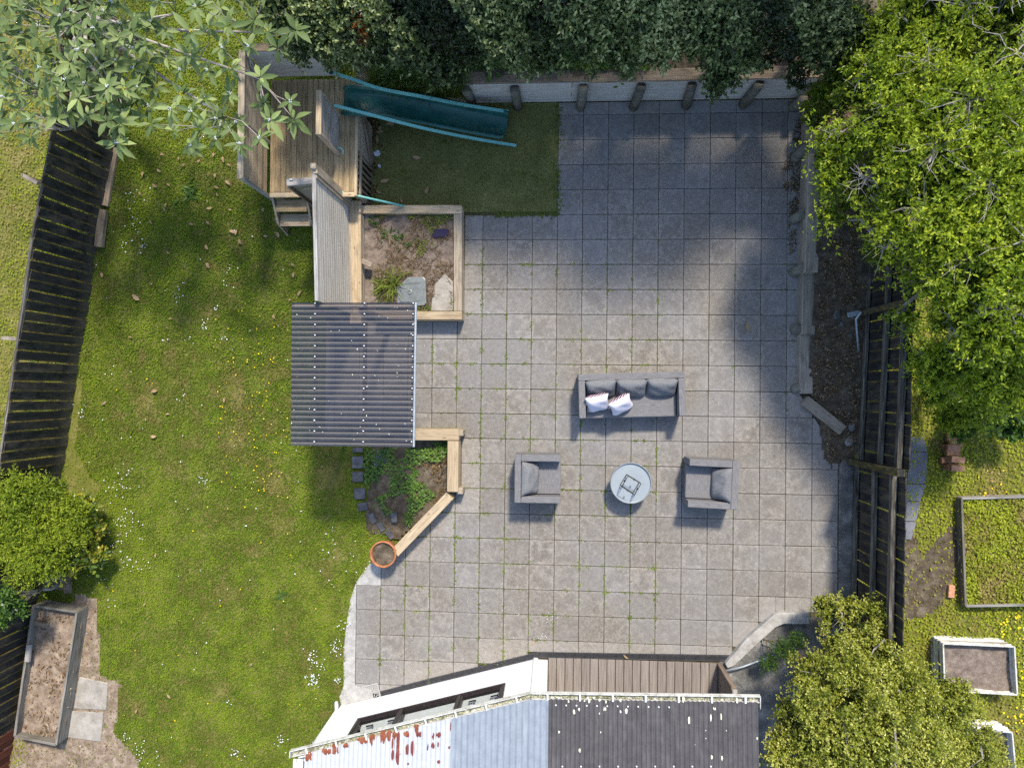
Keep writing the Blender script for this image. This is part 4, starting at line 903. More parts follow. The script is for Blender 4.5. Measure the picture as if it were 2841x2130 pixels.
# round table
p = S(10, 1107, 995, .42); tb = thing('side_table', 'round pale grey drum table with a raised rim between the armchairs', 'table', (p.x, p.y, 0)); TR_ = .392
MB().lathe([(.30, .0), (.31, .01), (.33, .36), (.33, .375)], (p.x, p.y, 0), 48).build('drum', M['table'], tb, smooth=True)
MB().lathe([(.32, .376), (TR_ - .008, .376), (TR_, .384), (TR_, .428), (TR_ - .006, .434), (TR_ - .014, .428), (TR_ - .018, .396), (TR_ - .03, .392)], (p.x, p.y, 0), 64).build('tray_top', M['table'], tb, smooth=False)
ln = thing('wire_lantern', 'black wire cube frame with four knobs standing on the round table', 'lantern', (p.x, p.y, .393), 0)
cs = [S(10, *q, .66) for q in ((1086, 940), (1184, 1000), (1134, 1086), (1036, 1022))]; cen = sum(cs, Vector()) / 4
cs = [cen + (q - cen) for q in cs]; lo = [Vector((q.x, q.y, .398)) for q in cs]
for k in range(4):
    MB().tube([cs[k], cs[(k + 1) % 4]], .007, 6).build('top_rod', M['wire'], ln); MB().tube([lo[k], lo[(k + 1) % 4]], .007, 6).build('base_rod', M['wire'], ln); MB().tube([lo[k], cs[k]], .007, 6).build('upright_rod', M['wire'], ln)
    m_ = (cs[k] + cs[(k + 1) % 4]) / 2 + Vector((0, 0, -.05)); MB().lathe([(.001, -.02), (.015, -.013), (.02, 0), (.015, .013), (.001, .02)], m_, 10).build('knob', M['wire'], ln, smooth=True)
    MB().tube([m_, m_ + Vector((0, 0, .05))], .003, 5).build('knob_stem', M['wire'], ln)

# ================================================================== HOUSE
hs = thing('house', 'white house corner with corrugated roof in white, blue grey and dark sheets', 'house', S(8, 1000, 1090))
H0 = S(8, 347, 1252); H1 = S(8, 1600, 948); H2 = S(8, 1676, 955)
wd_ = (H1 - H0); wl = wd_.length; wx = wd_.normalized(); wn = Vector((wx.y, -wx.x, 0)) * -1                 # wn points out to the patio
if wn.y < 0: wn = -wn
def WP(s, z, o=0.0): q = H0 + wx * s + wn * o; return Vector((q.x, q.y, z))
def on_wall(c, x, y):
    """metres along the wall and height of a photo point lying on the wall plane"""
    a = CAM_P; b = S(c, x, y, 0); d = b - a; t = (H0 - a).dot(wn) / d.dot(wn); q = a + d * t; return (q - H0).dot(wx), q.z
wa = on_wall(8, 447, 1345); wb = on_wall(8, 1405, 1106); W0, W1 = wa[0], wb[0]; WZ0 = (wa[1] + wb[1]) / 2; WZ1 = 2.05
m1_, m2_ = on_wall(8, 735, 1282)[0], on_wall(8, 1108, 1188)[0]
print('window', W0, W1, WZ0, m1_, m2_, wl)
wall = MB(); TH = .12
def wbox(s0, s1, z0, z1, o0=-TH, o1=0.0, mi=0, b=wall):
    b.add([WP(s0, z0, o0), WP(s1, z0, o0), WP(s1, z0, o1), WP(s0, z0, o1), WP(s0, z1, o0), WP(s1, z1, o0), WP(s1, z1, o1), WP(s0, z1, o1)], [(0, 3, 2, 1), (4, 5, 6, 7), (0, 1, 5, 4), (1, 2, 6, 5), (2, 3, 7, 6), (3, 0, 4, 7)], mi); return b
# weatherboards: seven courses below the window, split round the opening above
def boards(s0, s1, z0, z1, n):
    for k in range(n):
        a = z0 + (z1 - z0) * k / n; b = z0 + (z1 - z0) * (k + 1) / n
        wall.add([WP(s0, a, .012), WP(s1, a, .012), WP(s1, b, .002), WP(s0, b, .002), WP(s0, a, -.02), WP(s1, a, -.02)], [(0, 1, 2, 3), (4, 5, 1, 0)])
boards(0, wl, .02, WZ0, 6); boards(0, W0, WZ0, 2.4, 9); boards(W1, wl, WZ0, 2.4, 9); boards(W0, W1, WZ1, 2.4, 2)
wbox(0, wl, -.05, WZ0, -TH, -.001); wbox(0, W0, WZ0, 2.42, -TH, -.001); wbox(W1, wl, WZ0, 2.42, -TH, -.001); wbox(W0, W1, WZ1, 2.42, -TH, -.001)
# left return wall, right return into the porch
LW = H0 + Vector((-.02, -3.2, 0)); wall.prism([(H0.x, H0.y), (LW.x, LW.y), (LW.x + .12, LW.y), (H0.x + .12, H0.y - .05)], -.05, 2.42)
wall.prism([(H1.x - .02, H1.y - .01), (H2.x, H2.y - .005), (H2.x, H2.y - 2.5), (H2.x - .14, H2.y - 2.5), (H1.x - .02, H1.y - .14)], -.05, 2.42)
wall.build('wall', M['white'], hs)
for o_, s in ((-.03, 0), ):
    timber('corner_board', WP(.03, 0.0, .014), WP(.03, 2.4, .014), .07, .03, M['white'], hs, .003); timber('corner_board', WP(wl - .0, 0.0, .014), WP(wl - .0, 2.4, .014), .09, .03, M['white'], hs, .003)
win = thing('window_unit', None, None); win.name = 'window'; attach(win, hs)
bars = [(W0, W1, WZ0, WZ0 + .045), (W0, W1, WZ1 - .06, WZ1), (W0, W0 + .055, WZ0 + .06, WZ1 - .06), (W1 - .055, W1, WZ0 + .06, WZ1 - .06), (m1_ - .035, m1_ + .035, WZ0 + .06, WZ1 - .06), (m2_ - .035, m2_ + .035, WZ0 + .06, WZ1 - .06)]
for s0, s1, z0, z1 in bars: wbox(s0, s1, z0, z1, -.09, .03, b=MB()).build('frame', M['winframe'], win)
for s0, s1, opening in ((W0 + .055, m1_ - .035, True), (m1_ + .035, m2_ - .035, False), (m2_ + .035, W1 - .055, True)):
    fr = MB()
    if opening:
        for q in ((s0, s1, WZ0 + .045, WZ0 + .07), (s0, s1, WZ1 - .10, WZ1 - .06), (s0, s0 + .04, WZ0 + .10, WZ1 - .10), (s1 - .04, s1, WZ0 + .10, WZ1 - .10)): wbox(*q, -.04, .015, b=fr)
        fr.build('sash', M['winframe'], win)
        for t_ in (.25, .78):
            sh = s0 + (s1 - s0) * t_; hb_ = MB(); wbox(sh - .07, sh + .07, WZ0 + .16, WZ0 + .18, -.10, -.08, b=hb_); wbox(sh + .05, sh + .07, WZ0 + .16, WZ0 + .22, -.10, -.08, b=hb_); hb_.build('catch', M['black'], win)
    wbox(s0, s1, WZ0 + .06, WZ1 - .06, -.045, -.038, b=MB()).build('pane', M['glass'], win)
wbox(W0, W1, WZ0 - .02, WZ0 + .03, -.42, -.10, b=MB()).build('inner_sill', M['white'], win)
wbox(W0 - .4, W1 + .4, 0, 2.4, -1.6, -1.5, b=MB()).build('inner_wall', M['dark_inside'], hs)
# roof
GZ = 2.40
G0, G1, G2 = S(8, 15, 1537, GZ), S(8, 1560, 1163, GZ), S(9, 507, 1182, GZ)
G1b = S(8, 1690, 1160, GZ)
def eave_y(x):
    if x < G1.x: return G0.y + (G1.y - G0.y) * (x - G0.x) / (G1.x - G0.x)
    return G1.y + (G2.y - G1.y) * (x - G1.x) / (G2.x - G1.x)
rf = MB().v
def rsheet(name, xa, xb, mat, pitch, amp, inset, zoff=0.0, ylen=3.4):
    mb = MB(); n = max(2, round((xb - xa) / pitch)) * 8
    for i in range(n + 1):
        x = xa + (xb - xa) * i / n; ye = eave_y(x) - inset; zz = amp * math.cos(2 * math.pi * i / 8)
        for t in (0, .12, 1): mb.v.append((x, ye - ylen * t, GZ + .04 + zoff + ylen * t * .10 + zz))
    for i in range(n):
        for t in range(2): q = i * 3 + t; mb.f.append((q + 1, q + 4, q + 3, q)); mb.m.append(0)
    return mb.build(name, M[mat], hs, smooth=True)
xw = S(8, 107, 1590, GZ + .05).x; xwb = S(8, 1051, 1420, GZ + .07).x; xbd = S(8, 1680, 1300, GZ + .06).x; xde = S(9, 494, 1400, GZ + .06).x
rw_ = rsheet('roof_sheet', xw, xwb, 'roof_white', .078, .012, .10); rw_['label'] = 'white painted roof sheet with rust patches'
rsheet('roof_sheet', xwb + .002, xbd, 'roof_blue', .100, .011, .10, .006)['label'] = 'pale blue grey roof sheet'
rd_ = rsheet('roof_sheet', xbd + .002, xde, 'roof_dark', .076, .014, .09, .0); rd_['label'] = 'dark roof sheet spotted with lichen'
# gutter: outer wall, floor, inner wall along the eave, brackets, dirt
def gut(p, q):
    mb = MB(); d = (q - p); d.normalize(); n_ = Vector((-d.y, d.x, 0)); n_ = n_ if n_.y > 0 else -n_
    mb.beam(p - n_ * .006, q - n_ * .006, .012, .09); mb.beam(p - n_ * .055 + Vector((0, 0, -.04)), q - n_ * .055 + Vector((0, 0, -.04)), .086, .012); mb.beam(p - n_ * .105 + Vector((0, 0, -.01)), q - n_ * .105 + Vector((0, 0, -.01)), .012, .07)
    return mb
ga = Vector((G0.x, G0.y, GZ)); gb = Vector((G1.x, G1.y, GZ)); gc = Vector((G2.x, G2.y, GZ))
gutter = gut(ga, gb); o2 = gut(gb, gc); gutter.add(o2.v, o2.f); gutter.obox(ga + Vector((.0, -.055, 0)), (.012, .11, .09)); gutter.obox(gc + Vector((0, -.1, 0)), (.012, .2, .09)); gu_ = gutter.build('gutter', M['white_dirty'], hs)
dm = MB()
for p_, q_ in ((ga, gb), (gb, gc)):
    L_ = (q_ - p_).length; d = (q_ - p_).normalized(); n_ = Vector((-d.y, d.x, 0)); n_ = n_ if n_.y > 0 else -n_
    for k in range(int(L_ / .017)):
        if RND.random() < .9: dm.obox(p_ + d * (k * .017) - n_ * (.052 + RND.uniform(-.03, .03)) + Vector((0, 0, -.028 + RND.uniform(0, .022))), (RND.uniform(.02, .06), RND.uniform(.02, .05), .02), Matrix.Rotation(RND.uniform(0, 3), 3, 'Z') @ Matrix.Rotation(RND.uniform(-.4, .4), 3, 'X'))
    nbk = max(3, round(L_ / .53))
    for k in range(nbk): c_ = p_ + d * (L_ * (k + .55) / nbk); MB().obox(c_ - n_ * .055 + Vector((0, 0, .048)), (.028, .115, .006), frame(d)).build('gutter_bracket', M['white'], gu_)
dm.build('gutter_debris', M['gutter_dirt'], gu_, kind='stuff')
fa = MB(); fa.beam(ga + Vector((.13, -.125, -.09)), gb + Vector((0, -.125, -.09)), .02, .16); fa.beam(gb + Vector((0, -.125, -.09)), gc + Vector((0, -.125, -.09)), .02, .16); fa.build('fascia', M['white'], hs)
bg_ = S(8, 62, 1620, GZ + .04); timber('barge_board', (bg_.x + .0, ga.y - .13, GZ + .02), (bg_.x, ga.y - 3.4, GZ + .35), .17, .03, M['white_dirty'], hs, .004)
sf = MB().prism([(ga.x + .1, ga.y - .14), (gb.x, gb.y - .14), (gc.x - .02, gc.y - .14), (gc.x - .02, gc.y - 3), (ga.x + .1, ga.y - 3)], GZ - .16, GZ - .145); sf.build('soffit', M['white'], hs)
# downpipe on the left corner
dp = MB(); cx_ = H0 + Vector((-.05, -.02, 0)); dp.tube([Vector((cx_.x - .06, cx_.y + .11, .03)), Vector((cx_.x - .03, cx_.y + .06, .10)), Vector((cx_.x, cx_.y, .2)), Vector((cx_.x, cx_.y, 2.05)), Vector((ga.x + .12, ga.y - .06, 2.3))], .04, 12); dp.build('downpipe', M['pvc_white'], hs, smooth=True)
# roof stains, screws, lichen: flat flecks lying on the sheets
def on_roof(c, x, y, dz=.012):
    z = GZ + .05
    for _ in range(5):
        p = S(c, x, y, z); z = GZ + .04 + max(0, (eave_y(p.x) - .1 - p.y)) * .10 + dz
    return S(c, x, y, z)
def blob(mb, p, rx, ry, seed, n=11, h=.004):
    rg = random.Random(seed); vs = [(p.x, p.y, p.z + h)]; k0 = len(mb.v)
    for j in range(n):
        a = j * 6.2832 / n; r = rg.uniform(.7, 1.15); vs.append((p.x + rx * r * math.cos(a), p.y + ry * r * math.sin(a), p.z - .004 - (0.10 * ry * r * math.sin(a))))
    mb.add(vs, [(0, 1 + j, 1 + (j + 1) % n) for j in range(n)])
rs = MB(); rr2 = MB(); lc = MB(); sw = MB(); sd_ = 0
for x, y, a, b in [(130, 1580, .06, .09), (245, 1545, .08, .06), (300, 1530, .07, .10), (372, 1505, .05, .05), (480, 1475, .10, .05), (540, 1460, .05, .09), (610, 1450, .06, .14), (650, 1440, .06, .10), (690, 1437, .05, .09), (830, 1400, .05, .09), (760, 1432, .05, .05)]:
    sd_ += 1; blob(rs, on_roof(8, x, y), a, b, sd_)
for x, y, a, b in [(672, 1490, .02, .10), (672, 1570, .03, .09), (710, 1470, .035, .12), (708, 1560, .045, .16), (770, 1535, .04, .10), (803, 1530, .035, .15), (842, 1435, .05, .06), (775, 1440, .03, .04), (900, 1520, .012, .09), (935, 1450, .022, .07), (932, 1505, .03, .07), (968, 1440, .045, .05), (966, 1500, .016, .05), (1040, 1520, .022, .025), (540, 1490, .02, .06), (970, 1612, .03, .03), (775, 1625, .025, .03), (1050, 1385, .016, .10)]:
    sd_ += 1; blob(rr2, on_roof(8, x, y), a, b, sd_)
rs.build('rust_patches', M['rust'], rw_, kind='stuff'); rr2.build('primer_patches', M['rust_red'], rw_, kind='stuff')
for c, x, y, a, b in [(8, 1943, 1216, .03, .05), (8, 1808, 1222, .03, .03), (8, 1846, 1290, .03, .05), (8, 1878, 1275, .02, .035), (8, 2045, 1272, .03, .06), (8, 2012, 1300, .02, .03), (8, 2183, 1287, .03, .055), (8, 2146, 1290, .02, .03), (8, 2012, 1215, .03, .04), (8, 2145, 1215, .03, .04), (8, 1748, 1420, .025, .03), (8, 2016, 1420, .02, .03), (8, 1884, 1540, .03, .05), (8, 1975, 1200, .03, .03), (8, 1740, 1198, .05, .02), (8, 2050, 1225, .03, .04), (8, 1913, 1220, .02, .02),
                         (9, 52, 1345, .035, .09), (9, 190, 1325, .03, .07), (9, 258, 1320, .02, .07), (9, 215, 1270, .03, .06), (9, 197, 1580, .03, .04), (9, 264, 1588, .02, .05), (9, 15, 1210, .03, .06), (9, 360, 1215, .02, .06), (9, 157, 1408, .015, .02), (9, 157, 1460, .015, .025), (9, 492, 1460, .02, .03), (9, 90, 1500, .012, .012), (9, 292, 1410, .01, .015)]:
    sd_ += 1; blob(lc, on_roof(c, x, y), a * .75, b * .8, sd_)
lc.build('lichen_spots', M['lichen'], rd_, kind='stuff')
for k in range(12): sw.lathe([(.014, -.01), (.014, .002), (.006, .008)], on_roof(8, 1728 + 66.5 * k, 1247 + k * 1.2, .02), 8)
for k in range(9): sw.lathe([(.014, -.01), (.014, .002), (.006, .008)], on_roof(8, 1770 + 120 * k, 1643, .02), 8)
sw.build('roof_screws', M['pvc_white'], rd_, kind='stuff')
# ---- porch deck under the eave
po = thing('porch', 'small brown boarded porch recessed under the roof with a low side wall', 'porch', (0.9, -5.6, 0))
xa, xb = H2.x + .01, S(9, 235, 965).x; pyf = S(8, 1900, 945).y; npb = round((xb - xa) / .163)
for k in range(npb):
    x = xa + (xb - xa) * (k + .5) / npb; timber('porch_board', (x, pyf, -.005), (x, pyf - 2.2, -.005), (xb - xa) / npb - .012, .03, M['porch'], po, .004)
MB().box(xa, xb, pyf - 2.2, pyf, -.12, -.03).build('sub_frame', M['black'], po)
pwz = 1.05
for k in range(7): timber('side_board', (xb + .03, pyf - .04, .08 + .15 * k), (xb + .03, pyf - 2.2, .08 + .15 * k), .03, .145, M['porch_wall'], po, .004)
timber('side_cap', (xb + .04, pyf - .02, 1.13), (xb + .04, pyf - 2.2, 1.13), .09, .03, M['wood_grey'], po, .004)
timber('newel', (xb + .03, pyf - .02, 0), (xb + .03, pyf - .02, 1.1), .09, .07, M['porch_wall'], po, .005)
timber('back_wall', (xa, pyf - 2.25, 1.2), (xb, pyf - 2.25, 1.2), .05, 2.3, M['porch_wall'], po, .004)
# ---- slotted drain along the wall, in separate lengths
def drain(p, q, label, w_=.115):
    d = (q - p); L_ = d.length; r = frame(d); t = thing('drain_channel', label, 'drain', (p.x, p.y, 0), group='black slotted drains along the house')
    MB().beam(Vector((p.x, p.y, -.03)), Vector((q.x, q.y, -.03)), w_, .03).build('channel', M['black'], t)
    mb = MB(); n = int(L_ / .016)
    for k in range(n): mb.obox(p + d * ((k + .5) / n) + Vector((0, 0, .004)), (.0085, w_ - .02, .014), r)
    nv = r @ Vector((0, 1, 0))
    for s in (-1, 1): mb.beam(p + nv * s * (w_ / 2 - .006) + Vector((0, 0, .004)), q + nv * s * (w_ / 2 - .006) + Vector((0, 0, .004)), .012, .018)
    mb.build('grate', M['grate'], t, kind='stuff')
e0 = S(8, 596, 1175); e1 = S(8, 1608, 922); e2 = S(9, 312, 942); em = S(8, 920, 1090); ee = S(8, 1970, 926)
drain(e0, em - (em - e0).normalized() * .004, 'black slotted drain length beside the square grate'); drain(em, e1, 'longest black slotted drain length under the white wall'); drain(e1 + Vector((.02, .01, 0)), ee, 'black slotted drain length at the left of the porch'); drain(ee + Vector((.008, 0, 0)), e2, 'black slotted drain length at the right of the porch')
gp = S(15, 732, 283); gr = thing('drain_grate', 'square pale grey drain grate with radiating slots at the house corner', 'grate', (gp.x, gp.y, 0), wx.angle(Vector((1, 0, 0))))
g_ = .165
MB().box(-g_, g_, -g_, g_, -.05, -.012).build('pit', M['black'], gr, local=True)
fm = MB()
for s in (-1, 1): fm.box(-g_, g_, s * (g_ - .012) - .012, s * (g_ - .012) + .012, -.012, .014); fm.box(s * (g_ - .012) - .012, s * (g_ - .012) + .012, -g_ + .024, g_ - .024, -.012, .014)
fm.build('frame', M['pvc_grey'], gr, local=True)
for q in range(4):
    for k in range(-3, 4):
        r = Matrix.Rotation(q * math.pi / 2, 3, 'Z'); a0 = r @ Vector((k * .036, abs(k) * .036 + .012, 0)); a1 = r @ Vector((k * .042, g_ - .02, 0))
        if (a1 - a0).length > .02: MB().beam(a0, a1, .014, .016).build('bar', M['pvc_grey'], gr, local=True)
# ---- concrete nib wall and pole
nw = MB(); zc = .12
for a_, b_ in ((S(9, 830, 690, zc), S(9, 640, 688, zc)), (S(9, 648, 682, zc), S(9, 300, 985, zc))): nw.beam(ptz(a_, zc / 2 - .03), ptz(b_, zc / 2 - .03), .19, zc + .06)
nb_ = MB().prism([(p_.x, p_.y) for p_ in [S(9, 830, 652, zc), S(9, 640, 650, zc), S(9, 600, 662, zc), S(9, 420, 820, zc), S(9, 285, 980, zc), S(9, 300, 1008, zc), S(9, 345, 990, zc), S(9, 480, 860, zc), S(9, 610, 745, zc), S(9, 660, 722, zc), S(9, 830, 724, zc)]], -.08, zc).build('concrete_nib', M['concrete'], None, bevel=.018, seg=2); tag(nb_, 'low bent pale concrete kerb wall beside the golden shrub', 'kerb')
pl = MB().tube([S(9, 285, 1025, .16), S(9, 400, 997, .17), S(9, 520, 952, .18), S(9, 660, 893, .2)], .018, 8).build('grey_pipe', M['galv'], None, smooth=True); tag(pl, 'thin pale grey pipe lying on the concrete beside the porch', 'pipe')

# ================================================================== PLANTS
def unit(v): return v / np.maximum(1e-6, np.linalg.norm(v, axis=-1, keepdims=True))
def leaf_cloud(base, dirs, nrm, L_, W_, six=False, curl=.12):
    """one folded leaf per row: 4 points / 2 triangles, or 6 points / 4 triangles"""
    n = len(base); L_ = np.broadcast_to(L_, (n,))[:, None]; W_ = np.broadcast_to(W_, (n,))[:, None]
    s = unit(np.cross(dirs, nrm)); u = unit(np.cross(s, dirs))
    if not six:
        V = np.stack([base, base + dirs * L_ * .45 + s * W_ * .5 + u * W_ * .18, base + dirs * L_ - u * L_ * curl, base + dirs * L_ * .45 - s * W_ * .5 + u * W_ * .18], 1)
        F = (np.arange(n)[:, None] * 4)[:, :, None] + np.array([[0, 1, 2], [0, 2, 3]])[None]
        return V.reshape(-1, 3), F.reshape(-1, 3), 4
    V = np.stack([base, base + dirs * L_ * .3 + s * W_ * .45 + u * W_ * .16, base + dirs * L_ * .65 + s * W_ * .42 + u * (W_ * .14 - L_ * curl * .4), base + dirs * L_ - u * L_ * curl,
                  base + dirs * L_ * .65 - s * W_ * .42 + u * (W_ * .14 - L_ * curl * .4), base + dirs * L_ * .3 - s * W_ * .45 + u * W_ * .16, base + dirs * L_ * .5 - u * L_ * curl * .2], 1)
    F = (np.arange(n)[:, None] * 7)[:, :, None] + np.array([[0, 1, 6], [1, 2, 6], [2, 3, 6], [3, 4, 6], [4, 5, 6], [5, 0, 6]])[None]
    return V.reshape(-1, 3), F.reshape(-1, 3), 7
def lump_points(lumps, n, rg, shell=.3, low=-.35, rough=.28, freq=2.6):
    """points and outward directions through the outer part of a set of lumps"""
    w_ = np.array([l[1][0] * l[1][1] + l[1][0] * l[1][2] for l in lumps]); w_ /= w_.sum()
    k = rg.choice(len(lumps), n, p=w_); d = unit(rg.normal(size=(n, 3))); bad = d[:, 2] < low; d[bad, 2] *= -1
    c = np.array([l[0] for l in lumps])[k]; r = np.array([l[1] for l in lumps])[k]
    ph = k * 1.7
    bumpy = np.sin(d[:, 0] * freq * 2 + ph) * np.sin(d[:, 1] * freq * 2.3 + ph * 2) + .6 * np.sin(d[:, 0] * freq * 5 + d[:, 2] * 4 + ph) * np.sin(d[:, 1] * freq * 4.4 - ph)
    f = (1 + rough * bumpy) * (1 - np.abs(rg.normal(0, shell, n))).clip(.15, 1.15)
    return c + d * r * f[:, None], d, f
def crown(name, lumps, n_sprig, per, L_, W_, mat, parent, seed, shell=.3, rough=.28, up=.45, spread=.9, six=False, low=-.35, tone0=.5, tvar=.2, wispy=0.0, freq=2.6, curl=.12, gap=0.0):
    rg = np.random.default_rng(seed); P, D, f = lump_points(lumps, n_sprig, rg, shell, low, rough, freq)
    if gap: kp = fbm(P[:, 0] * 1.9 + P[:, 2] * 1.3, P[:, 1] * 1.9 - P[:, 2] * 1.1, 2) > gap; P, D = P[kp], D[kp]; n_sprig = len(P)
    ax = unit(D * .8 + np.array([0, 0, up]) + rg.normal(0, .35, D.shape))
    st = np.repeat(P, per, 0); sa = np.repeat(ax, per, 0); m = len(st)
    t = rg.uniform(-.7, .6 if wispy else .35, m)[:, None]
    base = st + sa * t * L_ * (1.3 + wispy) + rg.normal(0, L_ * .10, (m, 3))
    dr = unit(sa * rg.uniform(.15, .9, m)[:, None] + rg.normal(0, spread, (m, 3)))
    nr = unit(np.array([0, 0, 1.0]) * .9 + sa * .4 + rg.normal(0, .45, (m, 3)))
    V, F, k = leaf_cloud(base, dr, nr, L_ * rg.uniform(.65, 1.2, m), W_ * rg.uniform(.75, 1.2, m), six, curl)
    tone = np.clip(np.repeat(tone0 + rg.normal(0, tvar * .6, n_sprig) + (fbm(P[:, 0] * 2.6, P[:, 1] * 2.6 + P[:, 2], 2) - .5) * .5, per) + rg.normal(0, tvar * .6, m) + .25 * t[:, 0], 0, 1)
    return np_mesh(name, V, F, mat, parent, tone=np.repeat(tone, k))
def limbs(base, ends, r0, mat, parent, seed, name='trunk', fork=.35, r1=.012, n=7, wig=.12):
    rg = random.Random(seed); mb = MB(); base = Vector(base); top = base + (sum((Vector(e) for e in ends), Vector()) / len(ends) - base) * fork
    mb.tube([base + Vector((0, 0, -.1)), base.lerp(top, .5) + Vector((rg.uniform(-.1, .1), rg.uniform(-.1, .1), 0)), top], [r0 * 1.15, r0 * .9, r0 * .75], 10)
    for e in ends:
        e = Vector(e); pts = [top]; rd = [r0 * .6]
        for k in range(1, n): t = k / (n - 1); ll_ = (e - top).length; wq = min(wig, .06 * ll_); pts.append(top.lerp(e, t) + Vector((rg.uniform(-wq, wq), rg.uniform(-wq, wq), rg.uniform(-wq, wq) + min(.25, .08 * ll_) * math.sin(t * 3.14))) * (1 if k < n - 1 else 0)); rd.append(r0 * .6 * (1 - t) + r1 * t)
        mb.tube(pts, rd, 7)
    return mb.build(name, mat, parent, smooth=True)
def lump(x, y, z, r, ry=None, rz_=None): p = S(0, x, y, z); return ((p.x, p.y, p.z), (r, ry or r, rz_ or r * .85))

# ---- hedge shrubs along the bank
HEDGE = [
 ('broad dark evergreen shrub overhanging the play deck corner', 700, [(690, 60, 2.6, .62), (735, 92, 2.3, .40), (640, 10, 2.9, .6), (760, 25, 2.8, .6), (800, 110, 2.1, .28), (715, 130, 2.1, .17)]),
 ('dark evergreen shrub with a rust coloured patch above the slide', 860, [(850, 50, 2.7, .62), (905, 95, 2.4, .46), (950, 160, 1.9, .28), (845, 115, 2.1, .28), (930, 40, 2.8, .6), (1000, 100, 2.2, .4)]),
 ('tall dark evergreen shrub behind the left half of the retaining wall', 1050, [(1040, 40, 2.9, .66), (1090, 95, 2.4, .5), (1000, 60, 2.7, .5), (1120, 30, 2.9, .55), (980, 155, 1.7, .25)]),
 ('dark evergreen shrub at the middle of the hedge', 1220, [(1200, 30, 3.0, .62), (1240, 85, 2.5, .5), (1170, 110, 2.1, .36), (1290, 40, 2.9, .55)]),
 ('pale flecked evergreen shrub right of the hedge middle', 1390, [(1370, 30, 3.0, .62), (1400, 85, 2.5, .5), (1340, 100, 2.2, .4), (1450, 50, 2.8, .55)]),
 ('evergreen shrub with a branch drooping over the retaining wall', 1560, [(1540, 40, 2.9, .62), (1580, 95, 2.4, .46), (1560, 160, 1.9, .30), (1545, 190, 1.5, .16), (1500, 80, 2.5, .42), (1630, 50, 2.8, .5)]),
 ('deep shaded evergreen shrub in the upper right corner of the bank', 1720, [(1690, 50, 2.7, .6), (1740, 110, 2.2, .46), (1650, 115, 2.1, .36), (1780, 60, 2.6, .55), (1720, 170, 1.6, .3), (1840, 120, 2.2, .45)]),
]
for k, (lab, tx, ls) in enumerate(HEDGE):
    L3 = [lump(*l) for l in ls]; b_ = S(0, tx, 70, .9); b_ = Vector((b_.x, max(b_.y, 6.6), .86 + .1 * max(0, b_.y - Y_TOP)))
    t = thing('evergreen_shrub', lab, 'shrub', b_, group='dark evergreen hedge along the bank')
    # back of the shrub, out of the frame: it goes on the same way
    rgs = random.Random(k + 50)
    for c, r in list(L3):
        for _ in range(3):
            v = Vector((rgs.gauss(0, 1), rgs.gauss(0, 1), rgs.uniform(-.1, 1))).normalized(); q = r[0] * rgs.uniform(.3, .5); L3.append(((c[0] + v.x * r[0] * .85, c[1] + v.y * r[1] * .75 + .05, c[2] + v.z * r[2] * .8), (q, q, q * .8)))
    L3 += [((b_.x + q * .5, 7.4 + .3 * k % 2, 2.7), (.8, .8, .9)) for q in (-1, .6)]
    limbs(b_, [l[0] for l in L3], .07, M['bark_brown'], t, k)
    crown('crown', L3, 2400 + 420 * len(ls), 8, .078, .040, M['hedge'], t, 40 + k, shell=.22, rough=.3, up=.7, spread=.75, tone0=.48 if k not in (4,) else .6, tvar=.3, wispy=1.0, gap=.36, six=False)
    crown('inner_leaves', [(c, tuple(q * .72 for q in r)) for c, r in L3], 2600, 5, .07, .04, M['hedge'], t, 140 + k, shell=.15, up=.3, tone0=.15, tvar=.1)  # darker leaf tone paints the shade within the shrub
    if k == 1: crown('rust_leaves', [lump(778, 55, 3.0, .16), lump(785, 85, 2.85, .12), lump(770, 40, 3.05, .10)], 130, 6, .05, .025, M['hedge_rust'], t, 77, shell=.4)

